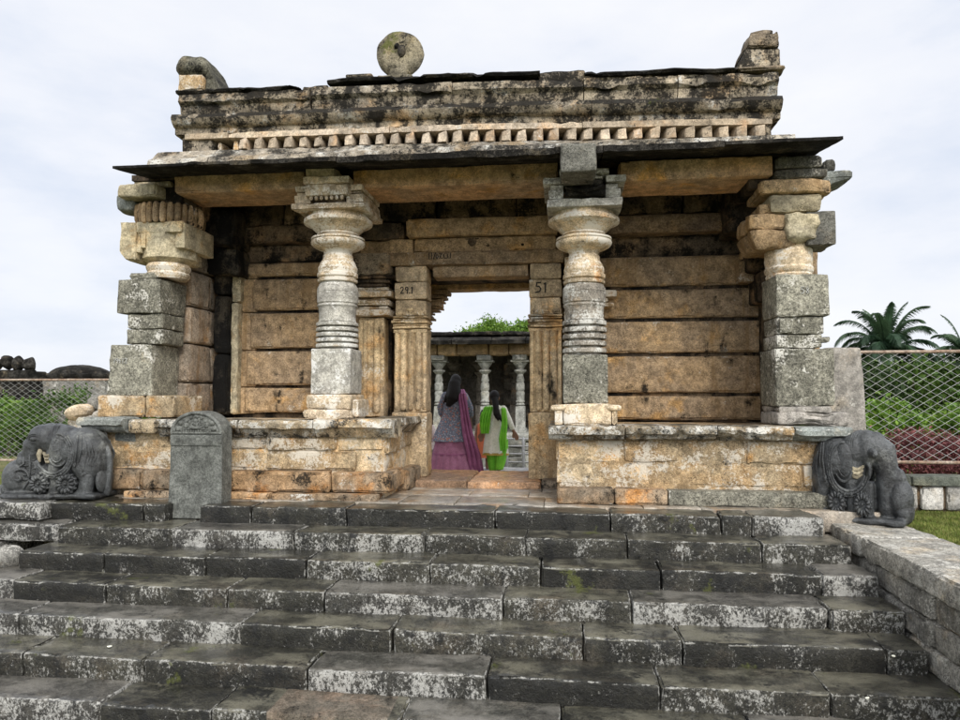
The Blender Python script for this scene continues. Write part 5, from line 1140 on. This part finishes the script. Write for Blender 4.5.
# child in orange walking ahead
wx, wy = -1.50, 12.6
W3 = empty('person', (wx, wy, g), 'barefoot child in orange mid-stride between the two women', 'person', 'people in the doorway')
mb = MB(); ell(mb, (wx+.05, wy+.05, g+.98), (.07, .08, .09)); face(mb, (wx+.05, wy+.05, g+.98)); tube(mb, [(wx+.05, wy+.04, g+.92), (wx+.05, wy+.02, g+.83)], [.04, .045]); tube(mb, [(wx+.05, wy, g+.78), (wx+.05, wy, g+.5)], [.10, .11], seg=14)
for s in (-1, 1): tube(mb, [(wx+.05+s*.11, wy, g+.80), (wx+.05+s*.15, wy+.02*s, g+.62), (wx+.05+s*.14, wy+.08*s, g+.48)], [.035, .028, .02]); hand(mb, (wx+.05+s*.14, wy+.08*s, g+.48), (0, .3*s, -1), .11)
tube(mb, [(wx+.1, wy, g+.5), (wx+.1, wy+.1, g+.28), (wx+.1, wy+.04, g+.05)], [.07, .045, .03]); ell(mb, (wx+.1, wy+.08, g+.025), (.033, .075, .024))
tube(mb, [(wx+.0, wy, g+.5), (wx-.01, wy-.03, g+.28), (wx-.04, wy-.14, g+.10)], [.07, .045, .03]); tube(mb, [(wx-.04, wy-.15, g+.11), (wx-.10, wy-.16, g+.03)], [.03, .026])
o = mb.build('body', M_skin, W3); remesh(o, .009, 1, .4)
mb = MB(); cloth_rings(mb, [(wx+.05, wy, g+.86, .06, .05), (wx+.05, wy, g+.80, .125, .08), (wx+.05, wy, g+.6, .13, .1), (wx+.03, wy, g+.22, .19, .15)], 48, 7, .06); mb.build('tunic', M_orange, W3)
mb = MB(); ell(mb, (wx+.05, wy+.03, g+1.0), (.078, .088, .088)); mb.build('hair', M_hair, W3)
# figure seated by the left door post
wx, wy = -2.62, 12.9
W4 = empty('person', (wx, wy, g), 'person in pale clothes seated at the left edge of the doorway', 'person', 'people in the doorway')
mb = MB(); ell(mb, (wx, wy, g+.95), (.075, .095, .11)); face(mb, (wx, wy, g+.95), -1); tube(mb, [(wx, wy, g+.87), (wx, wy, g+.76)], [.045, .05]); tube(mb, [(wx, wy, g+.70), (wx, wy, g+.42)], [.14, .15], seg=14)
for s in (-1, 1):
    tube(mb, [(wx+s*.16, wy, g+.72), (wx+s*.2, wy-.05, g+.52), (wx+s*.13, wy-.24, g+.46)], [.045, .038, .028]); hand(mb, (wx+s*.13, wy-.25, g+.46), (-s*.2, -1, 0), .14)
    tube(mb, [(wx+s*.09, wy, g+.42), (wx+s*.12, wy-.40, g+.44), (wx+s*.12, wy-.42, g+.06)], [.09, .065, .04]); ell(mb, (wx+s*.12, wy-.47, g+.03), (.04, .1, .028))
o = mb.build('body', M_skin, W4); remesh(o, .010, 1, .4)
mb = MB(); cloth_rings(mb, [(wx, wy, g+.78, .07, .06), (wx, wy, g+.73, .18, .1), (wx, wy, g+.6, .18, .13), (wx, wy, g+.34, .20, .18)], 48, 5, .04)
for s in (-1, 1): tube(mb, [(wx+s*.15, wy, g+.73), (wx+s*.205, wy-.03, g+.56)], [.062, .055], seg=12); tube(mb, [(wx+s*.09, wy, g+.43), (wx+s*.12, wy-.40, g+.45), (wx+s*.12, wy-.42, g+.14)], [.105, .08, .065], seg=12)
mb.build('clothes', simple('pink_white_cloth', (.6, .5, .47), .8), W4)
mb = MB(); ell(mb, (wx, wy+.02, g+.985), (.085, .10, .10)); mb.build('hair', M_hair, W4)
mb = MB(); stone(mb, wx-.35, wx+.3, wy-.2, wy+.25, g-.0, g+.34, r=.03, amp=.01); tag(mb.build('stone_block', M_far), 'low stone block used as a seat at the left edge of the doorway', 'stone')

# ------------------------------------------------------------------ fences
def fence(name, label, xa, xb, y, z0, z1, posts, step, wr=.0045):
    F_ = empty(name, ((xa+xb)/2, y, z0), label, 'fence', 'wire fences either side of the gateway')
    for z in (z1, z0):
        mb = MB(); tube(mb, [(xa, y, z), ((xa+xb)/2, y, z+.005), (xb, y, z)], .022, seg=10); mb.build('rail', M_rust, F_)
    for x in posts:
        mb = MB(); tube(mb, [(x, y+.03, z0-.4), (x, y+.03, z1+.02)], .025, seg=10); mb.build('post', M_rust, F_)
    mb = MB(); hh = z1-z0; r_ = .62                   # wires climb hh over hh/r_ horizontally
    dx = hh/r_; x = xa-dx
    while x < xb:
        for s in (1, -1):
            a0, a1 = (x, x+dx) if s == 1 else (x+dx, x)
            n = 2; p0 = np.array([a0, y-.004*s, z0]); p1 = np.array([a1, y-.004*s, z1])
            t0, t1 = 0, 1
            if a1 != a0:
                ts = sorted([(xa-a0)/(a1-a0), (xb-a0)/(a1-a0)]); t0 = max(0, ts[0]); t1 = min(1, ts[1])
            if t1-t0 > .02:
                q0 = p0+(p1-p0)*t0; q1 = p0+(p1-p0)*t1
                tube(mb, [q0, (q0+q1)/2+np.array([0, rng.uniform(-.012, .012), rng.uniform(-.012, .006)]), q1], wr, seg=4)
        x += step
    mb.build('wire_mesh', M_wire, F_)
    return F_
fence('wire_fence', 'chain link fence with rusty rails on a low wall at the right', 3.15, 9, 9.6, .28, 1.695, [7.4], .165, .0024)
fence('wire_fence', 'chain link fence with a rusty top rail in front of green shrubs at the left', -16, -5.4, 12, -.08, 1.42, [-13.6], .16, .0018)
P = empty('fence_post', (3.3, 8.75, -.3), 'thick stained concrete post standing behind the right corner pillar', 'post')
mb = MB(); stone(mb, 3.02, 3.44, 8.6, 8.85, -.35, 1.70, r=.05, amp=.012, cell=.05, xf=lambda Q: Q+np.stack([np.where(Q[:, 0] > 3.23, (1.7-Q[:, 2])*.04, 0), 0*Q[:, 0], 0*Q[:, 0]], 1)); mb.build('shaft', M_conc, P)
FW = empty('fence_wall', (6, 9.6, -.33), 'low wall of whitewashed blocks with dark joints under the right fence', 'wall')
mb = MB(); x = 3.2
while x < 9: stone(mb, x+.02, x+.28, 9.42, 9.75, -.30, .00, r=.03, amp=.015, cell=.05); x += .30
mb.build('block_course', rock('whitewashed_block', (.60, .58, .53), (.5, .48, .44), (.55, .5, .42), dark=.22, white=.3, streak=.2, grain=.25, bump=.012, off=190), FW)
mb = MB(); stone(mb, 3.15, 9, 9.46, 9.74, -.4, .04, r=.01, amp=0, cell=.3); mb.build('mortar', M_soot, FW)
mb = MB(); x = 3.1
while x < 9: stone(mb, x+.005, x+1.195, 9.38, 9.78, .01, .125, r=.015, amp=.006, cell=.06); x += 1.2
mb.build('coping', rock('mossy_coping', (.14, .15, .12), (.11, .12, .10), (.2, .2, .15), dark=.4, white=.1, grain=.3, bump=.01, off=193), FW)

# ------------------------------------------------------------------ vegetation
def leaves(mb, P, size, r, aspect=.45, up=.3):
    n = len(P); nr = r.normal(size=(n, 3)); nr[:, 2] += up; nr /= np.linalg.norm(nr, axis=1, keepdims=True)
    t = np.cross(nr, r.normal(size=(n, 3))); t /= np.linalg.norm(t, axis=1, keepdims=True)+1e-9; b = np.cross(nr, t)
    s = (size*r.uniform(.6, 1.3, n))[:, None]
    V = np.stack([P-t*s, P-b*s*aspect+nr*s*.1, P+t*s, P+b*s*aspect+nr*s*.1], 1).reshape(-1, 3)
    mb.v.append(V); mb.a.append(np.stack([np.repeat(r.rand(n), 4), np.zeros(4*n)], 1)); mb.f += [(mb.n+4*i, mb.n+4*i+1, mb.n+4*i+2, mb.n+4*i+3) for i in range(n)]; mb.n += 4*n
def crown_pts(c, rad, ncl, per, seed, shell=.6):
    r = np.random.RandomState(seed); d = r.normal(size=(ncl, 3)); d /= np.linalg.norm(d, axis=1, keepdims=True); q = r.uniform(shell, 1.0, ncl)[:, None]
    cc = np.array(c)+d*q*np.array(rad); P = []
    for k in range(ncl):
        s = r.uniform(.14, .30)*min(rad)*1.3; dd = r.normal(size=(per, 3))*s*np.array([1, 1, .7])*.6; P.append(cc[k]+dd)
    return np.concatenate(P), r
M_l1 = leafmat('bright_leaf', (.07, .16, .018), (.17, .27, .035)); M_l2 = leafmat('dark_leaf', (.012, .028, .008), (.04, .07, .015)); M_l3 = leafmat('red_leaf', (.11, .03, .035), (.30, .12, .11))
M_l4 = leafmat('mid_leaf', (.035, .08, .012), (.09, .15, .025)); M_palm = leafmat('palm_leaf', (.025, .055, .028), (.07, .12, .055)); M_bark = simple('bark', (.12, .09, .06), .9, .4, 20)
def tree(name, label, cat, base, h, rad, mat, leaf, ncl, per, seed, group=None, trunk=.12, cz=None, limbs=6):
    T0 = empty(name, base, label, cat, group); x, y, z = base; cz = cz if cz is not None else z+h-rad[2]
    mb = MB(); P, r = crown_pts((x, y, cz), rad, ncl, per, seed); P = P[P[:, 2] > z+.02]; leaves(mb, P, leaf, r); mb.build('crown', mat, T0, smooth=False)
    mb = MB(); tube(mb, [(x, y, z-.1), (x+.05*h*.2, y, (z+cz)/2), (x, y, cz)], [trunk, trunk*.75, trunk*.5], seg=10)
    for k in range(limbs):
        a = 2*pi*k/limbs+seed; e_ = (x+cos(a)*rad[0]*.75, y+sin(a)*rad[1]*.75, cz+rad[2]*r.uniform(-.1, .7)); m_ = (x+cos(a)*rad[0]*.3, y+sin(a)*rad[1]*.3, cz-rad[2]*.2)
        tube(mb, [(x, y, z+(cz-z)*.6), m_, e_], [trunk*.5, trunk*.3, trunk*.08], seg=7)
    mb.build('trunk', M_bark, T0); return T0
GZ = -.82
# behind the far temple
tree('round_tree', 'wide bright green tree rising behind the distant temple roof', 'tree', (-4.4, 42, GZ), 6.5, (1.9, 1.6, 1.5), M_l1, .10, 130, 90, 11, 'trees beyond the temple', .25)
tree('round_tree', 'small bright green tree right of the wider one behind the temple roof', 'tree', (-2.5, 41, GZ), 6.45, (1.0, 1.0, 1.2), M_l1, .10, 70, 90, 12, 'trees beyond the temple', .2)
# right: hedge, bright shrubs, dark trees, palm
for i, (x, hh, lb) in enumerate(((4.0, .93, 'red leaved hedge bush next to the concrete post'), (5.1, .95, 'middle one of the red leaved hedge bushes behind the right fence'), (6.2, .92, 'red leaved hedge bush at the right edge of the photo'))):
    tree('hedge_bush', lb, 'hedge', (x, 11.0, -.33), hh, (.66, .45, .42), M_l3, .03, 130, 60, 20+i, 'red hedge bushes', .03, cz=.2)
for i, (x, y, hh, rd, lb) in enumerate(((5.0, 14.6, 1.62, (1.0, .8, .6), 'low bright green shrub behind the hedge, nearest the concrete post'), (6.4, 15.2, 1.80, (1.2, .9, .7), 'tall bright green shrub behind the hedge in the middle of the right fence'), (8.0, 15.0, 1.75, (1.1, .9, .7), 'bright green shrub behind the hedge at the right edge'))):
    tree('leafy_shrub', lb, 'shrub', (x, y, GZ), hh, rd, M_l1, .06, 120, 70, 30+i, 'green shrubs behind the right fence', .05)
for i, (x, y, hh, rd, lb) in enumerate(((12.5, 33, 3.4, (2.2, 2, 1.5), 'dark round tree low beneath the coconut palm on its left'), (16.2, 35, 3.5, (2.4, 2, 1.5), 'dark round tree below the right hand fronds of the palm'), (20.5, 33, 5.4, (2.5, 2, 2.3), 'tall dark tree at the right edge of the photo'), (18.8, 40, 3.9, (2.6, 2, 1.5), 'dark tree between the palm and the right edge, farther back'))):
    tree('dark_tree', lb, 'tree', (x, y, GZ), hh, rd, M_l2 if i != 1 else M_l4, .15, 130, 60, 40+i, 'dark trees beyond the right fence', .2)
def frond(mb, o, az, el, ln, droop, seed):
    r = np.random.RandomState(seed); n = 44; p = np.array(o, float); d = np.array([cos(az)*cos(el), sin(az)*cos(el), sin(el)]); pts = [p.copy()]; st = ln/n
    for k in range(n):
        d = d+np.array([0, 0, -droop*(k/n)*.075]); d /= np.linalg.norm(d); p = p+d*st; pts.append(p.copy())
    tube(mb, pts[::4], [max(.012, .05*(1-k/11)) for k in range(len(pts[::4]))], seg=5, rnd=.3)
    V = []; F_ = []
    for k in range(5, n+1):
        for q in range(2):
            t = (pts[k]-pts[k-1]); t /= np.linalg.norm(t); sd = np.cross(t, (0, 0, 1.)); sd /= np.linalg.norm(sd)+1e-9
            b = pts[k]-t*st*.5*q
            for s in (-1, 1):
                L_ = ln*.24*sin(pi*min(1, (k/n)*.86+.14))**.6*r.uniform(.8, 1.1); tip = b+(sd*s*.75+t*.75+np.array([0, 0, -.45-r.uniform(0, .3)]))*L_*.8; m_ = b+(sd*s*.55+t*.45+np.array([0, 0, .0]))*L_*.5
                wv = t*.017; i0 = len(V); V += [b-wv, b+wv, m_+wv*1.2, tip, m_-wv*1.2]; F_.append((i0, i0+1, i0+2, i0+3, i0+4))
    mb.add(V, F_, r.rand())
def palm(label, base, top, ln, n, seed):
    T0 = empty('coconut_palm', base, label, 'palm tree', 'palms beyond the right fence'); r = random.Random(seed)
    mb = MB(); tube(mb, [base, ((base[0]+top[0])/2+.2, base[1], (base[2]+top[2])/2), top], [.22, .17, .15], seg=12); mb.build('trunk', M_bark, T0)
    for k in range(n):
        az = 2*pi*k*.382+r.uniform(-.2, .2); el = radians(78-75*(k/n)+r.uniform(-8, 8)); mb = MB()
        frond(mb, top, az, el, ln*r.uniform(.85, 1.1), 1.0+1.3*(k/n), seed*100+k); mb.build('frond', M_palm, T0, smooth=False)
palm('coconut palm with arching fronds standing above the right fence', (16.2, 38, GZ), (16.35, 38, 3.25), 3.1, 36, 3)
palm('second coconut palm, only its frond tips showing beside the right edge of the photo', (21.2, 40, GZ), (21.2, 40, 3.0), 2.6, 22, 5)
# left: shrubs and ruins
for i, (x, y, hh, rd, lb) in enumerate(((-13.3, 14.6, 2.15, (1.3, .9, .9), 'leafy green shrub behind the left fence at the edge of the photo'), (-11.4, 14.8, 2.1, (1.0, .8, .85), 'leafy green shrub behind the left fence, second from the edge'), (-10.0, 15.5, 1.9, (.7, .6, .7), 'sparse green shrub behind the left fence nearest the gateway'))):
    tree('leafy_shrub', lb, 'shrub', (x, y, GZ), hh, rd, M_l4 if i == 1 else M_l1, .06, 85 if i < 2 else 45, 55, 60+i, 'green shrubs behind the left fence', .05)
for i, (x, lb) in enumerate(((-12.2, 'purple leaved hedge bush low behind the left fence'), (-13.6, 'purple leaved hedge bush at the left edge of the photo'))):
    tree('hedge_bush', lb, 'hedge', (x, 13.0, -.6), .7, (.6, .4, .3), M_l3, .03, 80, 50, 70+i, 'red hedge bushes', .03)
RB = empty('ruined_parapet', (-19, 21, GZ), 'dark ruined wall topped by a row of stone balls at the left edge', 'ruin')
mb = MB(); stone(mb, -23, -17.2, 20.7, 21.4, GZ-.1, 1.65, r=.04, amp=.04, cell=.2); stone(mb, -23, -17.1, 20.55, 21.4, 1.66, 1.92, r=.04, amp=.04, cell=.12); mb.build('wall', M_cap, RB)
for k in range(9):
    mb = MB(); x = -17.25-.40*k; ell(mb, (x, 20.8, 2.12+.04*(k%3)), (.20, .2, .24+.03*(k%2)), seg=18); mb.v = [warp(v, .09, 3.2, k) for v in mb.v]; stone(mb, x-.12, x+.12, 20.65, 20.95, 1.88, 1.96, r=.02, amp=.01); mb.build('stone_ball', M_cap, RB)
RD = empty('domed_shrine', (-18.8, 24, GZ), 'low pale shrine with a shallow dark dome beyond the left fence', 'shrine')
mb = MB(); stone(mb, -21, -16.6, 23.6, 26, GZ-.1, 1.74, r=.03, amp=.03, cell=.15); mb.build('wall', M_flank, RD)
mb = MB(); stone(mb, -21.2, -16.4, 23.5, 26.2, 1.76, 1.94, r=.04, amp=.03, cell=.12); mb.build('coping', M_cap, RD)
mb = MB(); ell(mb, (-18.3, 24.6, 1.92), (1.1, .9, .36), seg=36); mb.v = [warp(v, .03, 4, 2) for v in mb.v]; mb.build('dome', M_cap, RD)
RP = empty('rubble_pile', (-6.3, 9.3, -.33), 'pale rubble heaped behind the left corner pillar beside the fence', 'rubble')
Rr = random.Random(5)
for k in range(26):
    t = k/26; zz_ = -.2+1.30*t; sp = .9*(1-t)+.2; mb = MB(); c_ = (-6.75+Rr.uniform(-sp, sp)*.8+.1, 9.3+Rr.uniform(-.4, .4), zz_)
    ell(mb, c_, (Rr.uniform(.14, .26), .2, Rr.uniform(.11, .19)), rz=Rr.uniform(0, 3), seg=16); mb.v = [warp(v, .07, 4, k, 3) for v in mb.v]; mb.build('rock', M_colc if k % 3 else M_flank, RP)
# litter on the steps
for i, (x, y, z, sx, lb) in enumerate(((-3.62, 5.30, -.872, .022, 'scrap of white paper on a step at the left'), (1.98, 5.03, -.872, .014, 'small white pebble near the right end of a low step'), (2.28, 5.33, -.697, .012, 'tiny white scrap near the stair wall on the right'))):
    mb = MB(); ell(mb, (x, y, z+.006), (sx, sx*.6, .007), seg=12); mb.v = [warp(v, .006, 30, i) for v in mb.v]; tag(mb.build('scrap', M_white), lb, 'litter')
